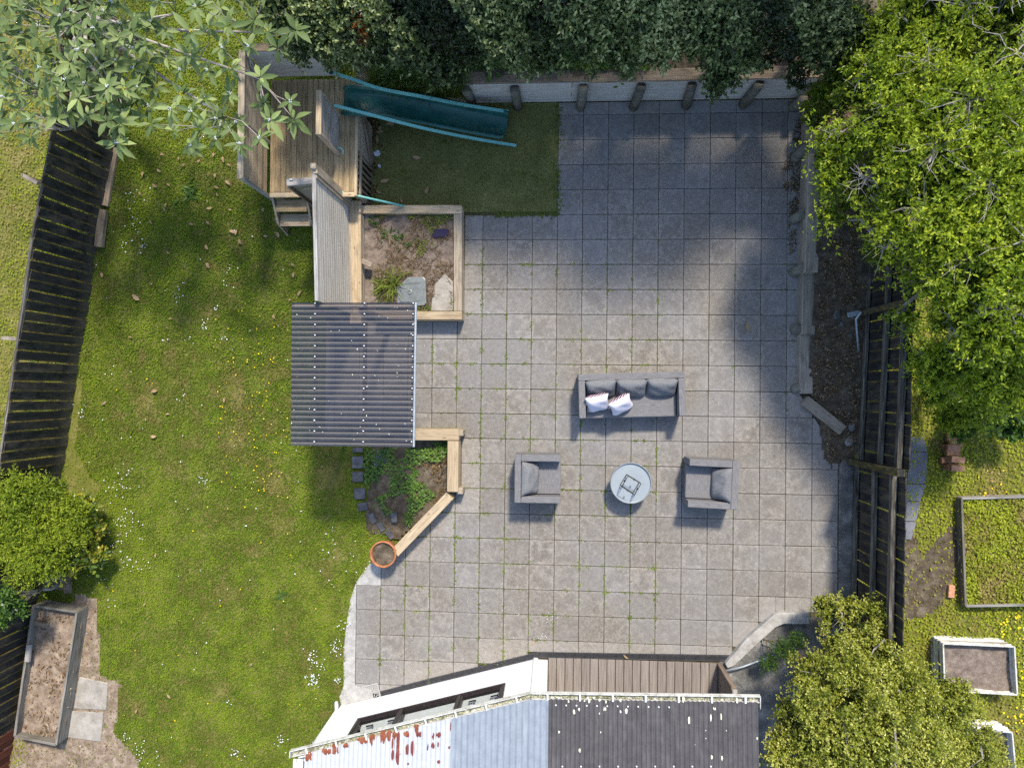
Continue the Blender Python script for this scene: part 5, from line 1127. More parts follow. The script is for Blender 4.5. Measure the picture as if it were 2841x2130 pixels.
# ---- the big lime leaved tree on the right and its darker neighbours
def tree(name, label, base, ls, n, per, L_, W_, mat, bark, seed, r0=.1, group=None, inner=True, branches=0, sat=0, **kw):
    L3 = [lump(*l) if len(l) in (4, 5, 6) and not hasattr(l[0], '__len__') else l for l in ls]; rg0 = random.Random(seed + 9); core = list(L3)
    for c, r in core:
        for _ in range(sat):
            v = Vector((rg0.gauss(0, 1), rg0.gauss(0, 1), rg0.uniform(-.3, 1))).normalized(); q = r[0] * rg0.uniform(.28, .5); L3.append(((c[0] + v.x * r[0] * .95, c[1] + v.y * r[1] * .95, c[2] + v.z * r[2] * .8), (q, q, q * .8)))
    if base is None: base = (sum(l[0][0] for l in core) / len(core), sum(l[0][1] for l in core) / len(core), 0)
    t = thing(name, label, 'tree' if 'tree' in name else 'shrub', base, group=group); limbs(base, [l[0] for l in core], r0, M[bark], t, seed)
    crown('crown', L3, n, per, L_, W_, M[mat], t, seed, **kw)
    if inner: crown('inner_leaves', [(c, tuple(q * .7 for q in r)) for c, r in L3], n // 5, per, L_ * 1.1, W_ * 1.2, M[mat], t, seed + 500, shell=.2, tone0=.02, tvar=.08)  # core leaves coloured near black to stand for shade inside the crown
    if branches:
        rg = random.Random(seed); mb = MB()
        for k in range(branches):
            c, r = rg.choice([q for q in core if q[1][0] > .33] or core); a = rg.uniform(0, 6.28); d = Vector((math.cos(a) * .6 - .5, math.sin(a) * .6 - .15, rg.uniform(-.1, .35))).normalized(); c = Vector(c)
            p0 = c - d * r[0] * .5 + Vector((0, 0, r[2] * .85)); ln_ = r[0] * rg.uniform(.9, 1.5); pts = [p0 + d * ln_ * q / 5 + Vector((rg.uniform(-.05, .05), rg.uniform(-.05, .05), rg.uniform(-.03, .05))) for q in range(6)]
            mb.tube(pts, [.017, .015, .012, .009, .007, .003], 5)
            for q in (2, 3, 4):
                e = pts[q] + d * .1 + Vector((rg.uniform(-.22, .22), rg.uniform(-.22, .22), rg.uniform(0, .08))); mb.tube([pts[q], (pts[q] + e) / 2 + Vector((0, 0, .02)), e], [.0045, .0035, .0015], 4)
        mb.build('twigs', M['bark'], t, kind='stuff')
    return t
RT = [(1850, 185, 3.4, .42), (1900, 260, 3.7, .60), (1800, 300, 3.0, .42), (1850, 400, 3.0, .48), (1800, 470, 2.6, .26), (1960, 170, 4.0, .62), (1980, 340, 4.1, .75), (1960, 470, 3.6, .60), (1900, 540, 3.0, .35),
      (2050, 250, 4.5, .75), (2080, 420, 4.4, .8), (2060, 560, 3.9, .65), (2000, 600, 3.3, .42), (2150, 150, 4.6, .8), (2170, 350, 4.8, .85), (2160, 540, 4.4, .8), (2130, 680, 3.7, .66), (2200, 720, 3.7, .7), (2040, 690, 2.9, .36), (1950, 690, 2.6, .22)]
tree('lime_tree', 'big airy lime green tree leaning over the right fence, grey branches showing', (6.1, 2.6, 0), [(x, y, 2.4 + (z - 2.4) * .48, r * .95) for x, y, z, r in RT], 8800, 15, .070, .031, 'lime', 'bark', 301, .14, branches=110, sat=3, shell=.32, rough=.40, up=.5, spread=.65, tone0=.55, tvar=.25, wispy=6.5, freq=3.4, gap=.34)
tree('lime_tree', 'sunlit yellow green tree in the far upper right corner', (7.4, 6.5, .2), [(2050, 50, 3.2, .60), (2130, 20, 3.3, .7), (1980, 20, 3.0, .5), (2200, 70, 3.3, .65), (1930, 50, 2.9, .4), (2100, -60, 3.4, .8), (2220, -60, 3.4, .8)], 5200, 14, .066, .029, 'lime', 'bark', 302, .12, gap=.42, branches=40, sat=3, shell=.34, rough=.4, up=.5, spread=.65, tone0=.6, tvar=.25, wispy=4.5)
tree('shade_shrub', 'dark green shrub in shade under the lime tree by the back wall', (4.3, 5.4, .6), [(1830, 170, 2.2, .42), (1790, 210, 1.8, .36), (1900, 110, 2.6, .5), (1760, 250, 1.3, .24), (1960, 100, 2.6, .45)], 3600, 7, .05, .026, 'lime', 'bark_brown', 303, .06, shell=.3, tone0=.12, tvar=.14, up=.5)
tree('yard_shrub', 'loose yellow green shrub below the lime tree beside the brick pile', (6.9, .6, 0), [(2080, 790, 2.2, .55), (2030, 840, 1.6, .36), (2000, 780, 1.9, .35), (2150, 800, 2.4, .6), (2040, 900, 1.1, .26), (2100, 880, 1.3, .3), (2190, 840, 2.0, .5)], 3200, 14, .055, .025, 'lime', 'bark', 304, .07, branches=14, sat=3, shell=.36, rough=.38, tone0=.45, tvar=.24, up=.5, wispy=4)
tree('broadleaf_shrub', 'low broad leaved green shrub behind the brick pile', (7.6, -.35, 0), [(2130, 890, .8, .34), (2180, 870, .9, .36), (2080, 925, .45, .18), (2190, 920, .6, .26)], 330, 5, .15, .11, 'herb', 'bark_brown', 305, .03, shell=.3, tone0=.4, tvar=.25, six=True, inner=False)
# ---- golden shrub beside the house
tree('golden_shrub', 'large golden green small leaved shrub in the lower right beside the house', (4.1, -5.1, 0), [(1805, 1325, 1.0, .34), (1860, 1390, 1.4, .5), (1760, 1450, 1.6, .42), (1830, 1480, 2.1, .6), (1920, 1480, 2.0, .6), (1720, 1560, 1.9, .42), (1800, 1570, 2.4, .62), (1900, 1580, 2.6, .7), (2000, 1560, 2.2, .55), (2070, 1520, 1.7, .3), (1740, 1640, 2.2, .5), (1850, 1660, 2.6, .7), (1980, 1650, 2.5, .65), (2080, 1620, 2.0, .5), (2130, 1660, 1.9, .4), (1780, 1300, .7, .16), (1880, 1320, 1.3, .26), (2040, 1480, 1.6, .22)], 14500, 11, .043, .027, 'gold', 'bark_brown', 306, .1, branches=10, sat=3, shell=.3, rough=.34, up=.6, spread=.75, tone0=.6, tvar=.28, freq=3.2, wispy=3.5, gap=.27)
tree('low_shrub', 'thin dull green shrub at the foot of the concrete kerb', (3.5, -4.75, 0), [(1690, 1400, .5, .24), (1660, 1430, .4, .2), (1720, 1380, .5, .2)], 900, 6, .035, .012, 'herb', 'bark_brown', 307, .02, shell=.4, tone0=.25, tvar=.2, inner=False)
# ---- left shrubs
tree('golden_conifer', 'feathery golden green shrub against the left fence', None, [(60, 1105, 1.2, .40), (110, 1125, 1.1, .38), (30, 1165, 1.2, .38), (90, 1180, 1.1, .40), (150, 1100, 1.0, .3), (40, 1060, 1.4, .3), (110, 1060, 1.2, .26), (150, 1150, 1.0, .28), (70, 1230, 1.1, .3), (120, 1215, 1.0, .26)], 3600, 16, .058, .019, 'spray', 'bark_brown', 308, .022, sat=3, shell=.32, rough=.36, up=.7, spread=.5, tone0=.55, tvar=.28, wispy=7, freq=3.6, gap=.40)
tree('laurel_shrub', 'broad leaved yellowing shrub beside the golden shrub on the lawn edge', None, [(185, 1175, .6, .28), (200, 1200, .5, .26), (165, 1210, .6, .26), (175, 1090, .6, .22), (215, 1195, .45, .2), (205, 1140, .5, .22), (170, 1150, .7, .24), (195, 1100, .5, .16)], 560, 6, .105, .055, 'laurel', 'bark_brown', 309, .010, shell=.35, tone0=.6, tvar=.28, six=True, inner=False)
tree('dark_shrub', 'small dark green shrub at the left edge above the wooden bed', None, [(15, 1290, 1.5, .26), (40, 1310, 1.3, .2), (5, 1330, 1.4, .22), (-20, 1280, 1.5, .3)], 620, 6, .075, .036, 'herb', 'bark', 310, .04, shell=.35, tone0=.45, tvar=.25, branches=4)

# ---- broad leaved tree over the upper left corner: leaves in rosettes at the twig ends
nt_ = thing('broadleaf_tree', 'spreading tree with large grey green leaves in rosettes over the upper left fence', 'tree', (-9.6, 7.2, .45))
EDGE = [(85, 380), (160, 325), (245, 320), (325, 398), (420, 343), (480, 362), (532, 404), (600, 386), (665, 400), (725, 290), (806, 283), (816, 333), (820, 85), (775, 50), (828, 20), (612, 20), (722, 215), (770, 135), (690, 130), (640, 260), (600, 330)]
ros = []
for k, (x, y) in enumerate(EDGE): ros.append(S(0, x * .7784 * 1.0 if False else x * (1 / 1.28494) * 1.0, y / 1.28494, RND.uniform(3.0, 3.5)))
HULL = [(-40, -40), (650, -40), (640, 60), (560, 130), (590, 200), (580, 300), (480, 320), (380, 300), (300, 255), (215, 285), (150, 240), (70, 285), (-40, 290)]
tries = 0; pix = [(x / 1.28494, y / 1.28494) for x, y in EDGE]
while len(ros) < 290 and tries < 9000:
    tries += 1; x, y = RND.uniform(-40, 655), RND.uniform(-40, 330)
    if not in_poly(np.array([x]), np.array([y]), HULL)[0]: continue
    dn_ = 27 if x < 330 else 38
    if y < 45 and x > 250: dn_ = 46
    if min((x - a) ** 2 + (y - b) ** 2 for a, b in pix) < dn_ ** 2: continue
    pix.append((x, y)); ros.append(S(0, x, y, RND.uniform(2.9, 3.9)))
tw = MB(); base = Vector((-9.6, 7.2, .4)); hubs = [S(0, x, y, 2.9) for x, y in ((150, 60), (90, 200), (300, 90), (250, 200), (420, 140), (480, 250), (560, 70), (380, 30), (150, 280), (560, 170))]
tw.tube([base, base + Vector((.3, -.3, .9)), base + Vector((.8, -.8, 1.9))], [.13, .11, .09], 10); crotch = base + Vector((.8, -.8, 1.9))
for h in hubs:
    mid = crotch.lerp(h, .5) + Vector((RND.uniform(-.2, .2), RND.uniform(-.2, .2), .1)); tw.tube([crotch, mid, h], [.04, .026, .016], 7)
for r in ros:
    h = min(hubs, key=lambda q: (q - r).length); mid = h.lerp(r, .5) + Vector((RND.uniform(-.12, .12), RND.uniform(-.12, .12), -.05)); tw.tube([h, mid, r + Vector((0, 0, -.03))], [.011, .008, .005], 6)
tw.build('trunk', M['bark'], nt_, smooth=True)
Bs, Ds, Ns, Ls, Ws, Ts = [], [], [], [], [], []; buds = MB(); ybud = MB()
for r in ros:
    k = RND.choice((8, 9, 10, 11, 12)); a0 = RND.uniform(0, 6.28); rs_ = RND.uniform(.72, 1.15); tl_ = Vector((RND.uniform(-.5, .5), RND.uniform(-.5, .5), 1)).normalized(); tn = RND.uniform(.35, .75)
    for q in range(k):
        a = a0 + q * 2.4 + RND.uniform(-.5, .5); el = RND.uniform(-.55, .5); d = Vector((math.cos(a) * math.cos(el), math.sin(a) * math.cos(el), math.sin(el))) + tl_ * .1
        d.normalize(); n_ = Vector((0, 0, 1)) + Vector((RND.uniform(-.4, .4), RND.uniform(-.4, .4), 0)); l_ = RND.uniform(.16, .31) * rs_ * (1.1 if q > 3 else .8)
        Bs.append(r + d * .012); Ds.append(d); Ns.append(n_.normalized()); Ls.append(l_); Ws.append(l_ * RND.uniform(.31, .40)); Ts.append(min(1, max(0, tn + RND.gauss(0, .14))))
    if RND.random() < .5:
        for _ in range(9): c = r + Vector((RND.gauss(0, .014), RND.gauss(0, .014), .02 + RND.uniform(0, .03))); buds.lathe([(.001, -.009), (.010, 0), (.001, .010)], c, 5)
    elif RND.random() < .3:
        for _ in range(9): c = r + Vector((RND.gauss(0, .018), RND.gauss(0, .018), .02 + RND.uniform(0, .03))); ybud.lathe([(.001, -.005), (.007, 0), (.001, .006)], c, 5)
order = sorted(range(len(Ls)), key=lambda i: -(Ls[i] * (.4 + abs(Ds[i].x) + abs(Ds[i].y)) + .03 * Bs[i].z)); single = set(order[:300])
lv = {}
for i in order[:300]:
    tq = round(Ts[i] * 5) / 5
    if tq not in lv:
        V_, F_, k_n = leaf_cloud(np.array([[0., 0, 0]]), np.array([[1., 0, 0]]), np.array([[0., 0, 1.]]), 1.0, .35, True, .18)
        o = np_mesh('leaf', V_, F_, M['nightshade'], tone=np.full(len(V_), tq), smooth=True); lv[tq] = o.data; bpy.data.objects.remove(o)
    x = Ds[i]; y = Ns[i].cross(x).normalized(); z = x.cross(y); mt = Matrix((x * Ls[i], y * Ls[i], z * Ls[i])).transposed().to_4x4(); mt.translation = Bs[i]
    o = bpy.data.objects.new('leaf', lv[tq]); COL.objects.link(o); o.matrix_world = mt; lo_, ro_, sc2 = mt.decompose(); o.location = lo_; o.rotation_euler = ro_.to_euler(); o.scale = sc2; attach(o, nt_)
rest_i = [i for i in range(len(Ls)) if i not in single]
V_, F_, kk = leaf_cloud(np.array([Bs[i] for i in rest_i]), np.array([Ds[i] for i in rest_i]), np.array([Ns[i] for i in rest_i]), np.array([Ls[i] for i in rest_i]), np.array([Ws[i] for i in rest_i]), True, .16)
np_mesh('leaves', V_, F_, M['nightshade'], nt_, tone=np.repeat(np.array([Ts[i] for i in rest_i]), kk), smooth=True, kind='stuff')
buds.build('flower_buds', M['bud'], nt_, kind='stuff'); ybud.build('berries', M['petal_yellow'], nt_, kind='stuff')

# ---- tall trees beyond the top of the picture: they shade the far end of the patio
for k, (x, y, h, rr_) in enumerate([(-1.2, 9.4, 7.6, 1.3), (1.2, 9.6, 8.1, 1.4), (3.7, 9.4, 8.2, 1.5)]):
    lab = ['tall evergreen tree behind the hedge above the slide', 'tall evergreen tree behind the middle of the hedge', 'tall evergreen tree behind the right end of the hedge', 'tall airy tree behind the broad leaved tree', 'tall airy tree behind the play deck'][k]
    rg = random.Random(k); L3 = [((x + rg.uniform(-1, 1) * rr_, y + rg.uniform(-.5, .5) * rr_, h - rg.uniform(0, 2.2)), (rr_ * .65,) * 3) for _ in range(9)] + [((x, y, h - .6), (rr_ * .8,) * 3)]
    tree('evergreen_tree', lab, (x, y + .6, .95), L3, 2600 if k < 3 else 1000, 7, .10, .055, 'hedge', 'bark_brown', 400 + k, .14, inner=k < 3, group='tall trees behind the hedge', shell=.4, tone0=.4)

# ---- small plants
def rosette(name, label, c, n, L_, W_, mat, seed, cat='plant', spread=.06, el=(.15, .8), tone=.5, group=None):
    rg = np.random.default_rng(seed); a = rg.uniform(0, 6.28, n); e = rg.uniform(*el, n); d = np.stack([np.cos(a) * np.cos(e), np.sin(a) * np.cos(e), np.sin(e)], 1)
    b = np.array(c)[None] + rg.normal(0, spread, (n, 3)) * np.array([1, 1, .15]); V, F, k = leaf_cloud(b, d, np.tile([0, 0, 1.], (n, 1)) + rg.normal(0, .2, (n, 3)), L_ * rg.uniform(.6, 1.2, n), W_ * rg.uniform(.7, 1.2, n), True, .25)
    t = thing(name, label, cat, c, group=group); np_mesh('leaves', V, F, M[mat], t, tone=np.repeat(np.clip(tone + rg.normal(0, .18, n), 0, 1), k), smooth=True)
    MB().tube([Vector(c) + Vector((0, 0, -.03)), Vector(c) + Vector((0, 0, .05))], [.012, .006], 6).build('stem', M['bark_brown'], t); return t
bz = .92
for n_, (x, y, lab) in enumerate([(1225, 420, 'broad leaved bank plant at the left end of the wall cap'), (1500, 410, 'broad leaved bank plant near the middle of the wall cap'), (1650, 300, 'single large leaved plant in the hedge foot'), (2070, 450, 'bright green leafy clump hanging over the right part of the wall cap'), (1850, 450, 'small green clump on the wall cap')]):
    p = S(2, x, y, bz + .1); rosette('bank_plant', lab, (p.x, p.y, bz + .05), (16, 14, 6, 60, 34)[n_], (.20, .18, .2, .08, .06)[n_], (.10, .09, .11, .04, .03)[n_], 'herb', 600 + n_, spread=(.1, .1, .03, .10, .07)[n_], tone=(.5, .6, .35, .65, .6)[n_])
p = SL(1, 1210, 1240, .05); rosette('dock_plant', 'dark leafy dock plant growing in the shaded lawn', (p.x, p.y, lawn_z(p.x, p.y)), 34, .16, .055, 'herb', 620, tone=.35, spread=.12)
p = S(7, 1820, 545, .03); rosette('thistle', 'flat green weed rosette in the lower lawn', (p.x, p.y, .0), 22, .13, .03, 'herb', 621, tone=.35, spread=.03, el=(.05, .5))
# inside the upper planter
p = S(12, 1500, 1130, .35); g3 = rosette('grass_clump', 'long bladed green grass clump beside the smoky plastic lid', (p.x, p.y, .25), 75, .42, .016, 'weed', 630, spread=.07, tone=.75, el=(.15, 1.1))
for n_, (x, y, lab) in enumerate([(1330, 540, 'dark leafy weed in the upper corner of the planter'), (1410, 640, 'dark leafy weed, second along the planter diagonal'), (1530, 690, 'dark leafy weed in the middle of the planter diagonal'), (1625, 760, 'dark leafy weed at the lower end of the planter diagonal')]):
    p = S(12, x, y, .3); rosette('planter_weed', lab, (p.x, p.y, .25), 26, .075, .035, 'herb', 640 + n_, tone=.3, spread=.06, group='dark weeds in the upper planter')
rg = np.random.default_rng(650); n = 4200; x = rg.uniform(-4.1, sx1, n); y = rg.uniform(sy0, sy1, n); a = rg.uniform(0, 6.28, n); d = np.stack([np.cos(a), np.sin(a), rg.uniform(0, .25, n)], 1); ll = rg.uniform(.03, .16, n)
den = fbm(x * 2.2, y * 2.2) > np.where(y > (sy0 + sy1) / 2, .52, .40)
V, F, k = leaf_cloud(np.stack([x, y, rg.uniform(.25, .29, n)], 1)[den], unit(d)[den], np.tile([0, 0, 1.], (n, 1))[den], ll[den], ll[den] * .09, False)
o = np_mesh('dry_stalks', V, F, M['dry'], tone=np.repeat(np.clip(rg.normal(.5, .28, den.sum()), 0, 1), k)); tag(o, 'dry straw coloured stalks lying in the upper planter', 'stalks', kind='stuff')
tufts(5200, [(-4.15, sy0), (sx1, sy0), (sx1, sy1), (-4.15, sy1)], lambda x, y: .27, M['weed'], 'planter_moss', 'mossy green weeds on the upper planter soil', 'weeds', lambda x, y: fbm(x * 2.5 + 9, y * 2.5) > .55, (.01, .05), .008, lambda x, y: .3 + (fbm(x * 3, y * 3) - .5) * .9)
# inside the lower planter
LPz = lambda x, y: .03 + .10 * float(smooth(-4.2, -2.6, x))
tufts(1900, [S(5, *q, .1) for q in [(500, 1270), (820, 1265), (1000, 1260), (1020, 1330), (850, 1380), (860, 1480), (960, 1560), (800, 1700), (640, 1700), (520, 1560), (470, 1400)]], LPz, M['herb'], 'planter_weeds', 'green ground cover weeds in the angled planter', 'weeds', lambda x, y: fbm(x * 3 + 4, y * 3) > .45, (.03, .11), .012, lambda x, y: .55 + (fbm(x * 3, y * 3) - .5) * .8, .6)
p = S(5, 1005, 1240, .3); rosette('planter_bush', 'bright green leafy bush at the corner of the angled planter', (p.x, p.y, .15), 120, .09, .04, 'herb', 660, tone=.6, spread=.09, el=(.1, 1.2))
p = S(8, 770, 60, .2); rosette('spiky_plant', 'spiky green plant against the angled sleeper', (p.x, p.y, .1), 46, .13, .02, 'herb', 661, tone=.5, spread=.04, el=(.1, 1.0))

# ================================================================== SMALL THINGS
# mitt, slab and lid in the upper planter
p = S(12, 1950, 660, .27); mt = MB(); outline = [(-.16, -.07), (-.10, -.09), (.13, -.075), (.165, -.05), (.165, .06), (.13, .075), (-.02, .085), (-.06, .065), (-.10, .085), (-.145, .06), (-.13, .02), (-.17, -.02)]
mt.prism(outline, 0, .035); o = mt.build('oven_mitt', M['mitt'], None, bevel=.012, seg=2); o.location = (p.x, p.y, .265); o.rotation_euler = (.04, -.03, .06); tag(o, 'dark navy checked mitt lying on the planter soil', 'mitt')
pts = [S(12, *q, .27) for q in [(1990, 1040), (2070, 1110), (2072, 1385), (1860, 1385), (1870, 1280), (1900, 1130)]]
o = slab([(q.x, q.y) for q in pts], 'stone_slab', M['slab_pale'], None, .2, .285, .012); tag(o, 'pale stone slab in the lower right corner of the upper planter', 'slab')
p = S(12, 1665, 1205, .33); lid = thing('plastic_lid', 'smoky grey plastic tub lid lying beside the grass clump', 'lid', (p.x, p.y, .28), .04)
MB().prism([(-.27, -.28), (.27, -.28), (.32, -.23), (.32, .24), (.27, .3), (-.05, .3), (-.27, .1)], 0, .03).build('tray', M['smoky'], lid, local=True, bevel=.02, seg=2); MB().lathe([(.045, .03), (.045, .05), (.03, .055), (.028, .035)], (0, .0, 0), 18).build('cap', M['smoky'], lid, local=True)
for s in (-1, 1): MB().box(-.2, .2, s * .18 - .008, s * .18 + .008, .03, .04).build('rib', M['smoky'], lid, local=True)
# scraps on the turf
for c, x, y, r, lab, tz in [(2, 457, 995, .085, 'crumpled white scrap on the turf near the deck', .012), (2, 472, 1078, .04, 'tiny white scrap on the turf below the larger one', .012)]:
    p = S(c, x, y); mb = MB(); rg = random.Random(int(x)); n = 9; vs = [(0, 0, .02)]
    for j in range(n): a = j * 6.2832 / n; q = r * rg.uniform(.6, 1.1); vs.append((q * math.cos(a), q * math.sin(a), rg.uniform(0, .03)))
    mb.add(vs, [(0, 1 + j, 1 + (j + 1) % n) for j in range(n)]); o = mb.build('paper_scrap', M['paper']); o.location = (p.x, p.y, tz); tag(o, lab, 'scrap')
# fallen leaves
def fl_mesh(seed):
    rg = random.Random(seed); mb = MB(); n = 7; L_ = 1.0; vs = []
    for i in range(n + 1):
        t = i / n; w_ = .24 * math.sin(math.pi * min(1, t * .96 + .04)) ** .8; c_ = .10 * math.sin(t * 3 + seed); zz = .16 * math.sin(t * 3.1) * rg.uniform(.6, 1.2)
        vs += [(t - .5, c_ - w_, zz + rg.uniform(.02, .10)), (t - .5, c_, zz), (t - .5, c_ + w_, zz + rg.uniform(.02, .12))]
    fs = []
    for i in range(n): fs += [(3 * i, 3 * i + 3, 3 * i + 4, 3 * i + 1), (3 * i + 1, 3 * i + 4, 3 * i + 5, 3 * i + 2)]
    return MB().add(vs, fs).mesh('fallen_leaf', M['fallen'], smooth=True)
FM = [fl_mesh(k) for k in range(4)]
LV = [(1, x, y, l) for x, y, l in [(1000, 1195, .16), (1470, 1180, .17), (1395, 1210, .14), (1085, 1195, .11), (1025, 1100, .12), (920, 1125, .14), (1180, 1065, .14), (1440, 1030, .17), (1390, 1135, .11), (1350, 1345, .15), (1485, 1355, .10), (1230, 1450, .14), (1340, 1440, .13), (1500, 1495, .18), (1525, 1500, .15), (1550, 1560, .15), (1335, 1595, .15), (1085, 1632, .12), (1715, 1525, .12), (1790, 1515, .17), (1700, 1355, .12), (975, 1435, .12), (1060, 1350, .10), (1405, 1255, .11), (900, 1250, .10), (1070, 1325, .12), (1925, 1555, .09), (1045, 1000, .13), (1155, 1025, .1), (1375, 1000, .12), (1280, 1040, .1), (1475, 1065, .11), (1340, 1300, .08)]] + \
     [(4, x, y, l) for x, y, l in [(1340, 85, .17), (878, 290, .23), (655, 145, .15), (1890, 80, .13), (1895, 145, .14), (1935, 265, .16), (1870, 305, .09), (1770, 415, .13), (995, 895, .18), (668, 972, .15), (1080, 1045, .10), (1445, 955, .13), (990, 1188, .18), (838, 545, .09), (1098, 430, .09), (940, 1080, .08), (1080, 485, .08)]] + \
     [(7, x, y, l) for x, y, l in [(1005, 280, .12), (880, 1290, .10), (1090, 1190, .14), (1620, 985, .11), (930, 597, .09)]]
for k, (c, x, y, l) in enumerate(LV):
    p = SL(c, x, y, .05); o = bpy.data.objects.new('fallen_leaf', FM[k % 4]); COL.objects.link(o); o.location = (p.x, p.y, lawn_z(p.x, p.y) + .038); o.rotation_euler = (RND.uniform(-.3, .3), RND.uniform(-.2, .2), RND.uniform(0, 6.28)); o.scale = (l * .78, l * .78, l * .78)
    tag(o, 'dry tan fallen leaf curled on the lawn', 'leaf', 'fallen leaves on the lawn')
for k, (c, x, y, l) in enumerate([(2, 712, 1020, .17), (2, 505, 1172, .18), (2, 782, 1235, .16), (2, 478, 855, .15), (2, 470, 1240, .12), (2, 460, 900, .14), (2, 480, 830, .12), (2, 615, 1300, .1)]):
    p = S(c, x, y); o = bpy.data.objects.new('fallen_leaf', FM[k % 4]); COL.objects.link(o); o.location = (p.x, p.y, .02); o.rotation_euler = (0, 0, RND.uniform(0, 6.28)); o.scale = (l, l, l); tag(o, ['brown leaf on the open turf below the middle of the slide', 'long brown leaf on the turf beside the deck slats', 'brown leaf on the turf just above the planter', 'brown leaf under the lower slide rail near the deck', 'small brown leaf by the lower end of the deck slats', 'brown leaf in the litter beside the deck brace', 'brown leaf nearest the slide rail in the litter', 'tiny brown leaf against the planter sleeper'][k], 'leaf', 'fallen leaves on the turf')
for k, (c, x, y, l, z, lab) in enumerate([(10, 1765, 378, .07, .004, 'thin pale leaf stalk on the pavers right of the sofa'), (6, 425, 478, .22, .01, 'brown broken twig with leaves on the upper right pavers'), (8, 2180, 930, .12, .03, 'pale dry leaf on the drain by the porch'), (8, 1580, 845, .10, .01, 'tan leaf on the pavers above the drain bend')]):
    p = S(c, x, y); o = bpy.data.objects.new('fallen_leaf', FM[k % 4]); COL.objects.link(o); o.location = (p.x, p.y, z); o.rotation_euler = (0, 0, RND.uniform(0, 6.28)); o.scale = (l, l * (.3 if k == 0 else .7), l * .6); tag(o, lab, 'leaf')
# daisies and buttercups: clusters
def flowers(name, label, pts, r, mat, zf):
    mb = MB()
    for x, y in pts:
        q = r * RND.uniform(.6, 1.25); z = zf(x, y) + RND.uniform(.045, .065); n = 7; a0 = RND.uniform(0, 1)
        mb.add([(x, y, z + .004)] + [(x + q * math.cos(a0 + j * 6.2832 / n), y + q * math.sin(a0 + j * 6.2832 / n), z) for j in range(n)], [(0, 1 + j, 1 + (j + 1) % n) for j in range(n)])
    o = mb.build(name, M[mat]); tag(o, label, 'flowers', kind='stuff')
WH_ = []
for c, x, y, n, sg in [(7, 820, 50, 16, 45), (7, 790, 130, 18, 50), (7, 760, 210, 8, 30), (7, 835, 330, 16, 30), (7, 600, 380, 8, 50), (7, 680, 420, 6, 40), (7, 700, 540, 5, 40), (7, 950, 380, 4, 30), (8, 150, 1080, 40, 28), (8, 165, 980, 20, 28), (8, 305, 870, 22, 28), (8, 320, 1090, 12, 14), (8, 345, 740, 8, 20), (8, 160, 910, 8, 20), (7, 900, 1550, 14, 30), (7, 800, 1460, 8, 20), (7, 1530, 1560, 12, 20), (7, 1010, 1620, 10, 50), (7, 1820, 1480, 12, 20), (7, 1500, 1220, 4, 20), (4, 1320, 470, 10, 18), (4, 1170, 930, 6, 20), (4, 1330, 1470, 12, 25), (4, 780, 1480, 22, 70), (4, 530, 1030, 8, 20), (4, 1145, 290, 7, 18), (4, 1060, 575, 3, 15), (4, 1440, 560, 5, 15), (4, 1400, 360, 5, 20), (4, 685, 760, 4, 20), (4, 1460, 180, 5, 30), (4, 1500, 90, 4, 20), (1, 850, 1290, 12, 60), (1, 850, 1460, 8, 30), (1, 930, 1590, 9, 30), (1, 810, 1580, 7, 25), (1, 1270, 380, 5, 60), (1, 1250, 650, 6, 60), (4, 1160, 205, 4, 15), (8, 430, 320, 8, 40), (8, 280, 130, 6, 30), (8, 250, 270, 5, 30), (8, 290, 480, 4, 20), (4, 1240, 560, 4, 20)]:
    for _ in range(n): p = SL(c, x + RND.gauss(0, sg), y + RND.gauss(0, sg), .05); WH_.append((p.x, p.y))
for _ in range(90): p = SL(0, RND.uniform(170, 700), RND.uniform(480, 1640), .05); WH_.append((p.x, p.y))
WH_ = [q for q in WH_ if in_poly(np.array([q[0]]), np.array([q[1]]), LAWN)[0]]
flowers('daisies', 'tiny white daisies scattered in clusters over the lawn', WH_, .0105, 'petal_white', lawn_z)
YL = []
for _ in range(105): p = SL(4, RND.triangular(1350, 1950, 1680), RND.uniform(330, 1600), .05); YL.append((p.x, p.y))
for _ in range(45): p = SL(0, RND.uniform(200, 720), RND.uniform(700, 1640), .05); YL.append((p.x, p.y))
flowers('buttercups', 'tiny yellow flowers in the lawn beside the gate shelter', [q for q in YL if q[0] < -5.2], .012, 'petal_yellow', lawn_z)
YR = []
for c, x0, x1, y0, y1, n in [(9, 1850, 2212, 380, 620, 22), (9, 2050, 2212, 640, 820, 28), (9, 2170, 2212, 900, 1400, 14), (9, 2060, 2212, 1250, 1440, 16), (6, 1850, 2212, 1380, 1640, 16)]:
    for _ in range(n): p = S(c, RND.uniform(x0, x1), RND.uniform(y0, y1), .08); YR.append((p.x, p.y))
flowers('yard_buttercups', 'tiny yellow flowers in the grass of the right hand yard', YR, .017, 'petal_yellow', lambda x, y: .04)
flowers('alyssum', 'clump of small white flowers on the lower right garden bed', [(q.x, q.y) for q in [S(16, RND.gauss(2050, 30), RND.gauss(595, 9), .5) for _ in range(34)]], .022, 'petal_white', lambda x, y: .42)
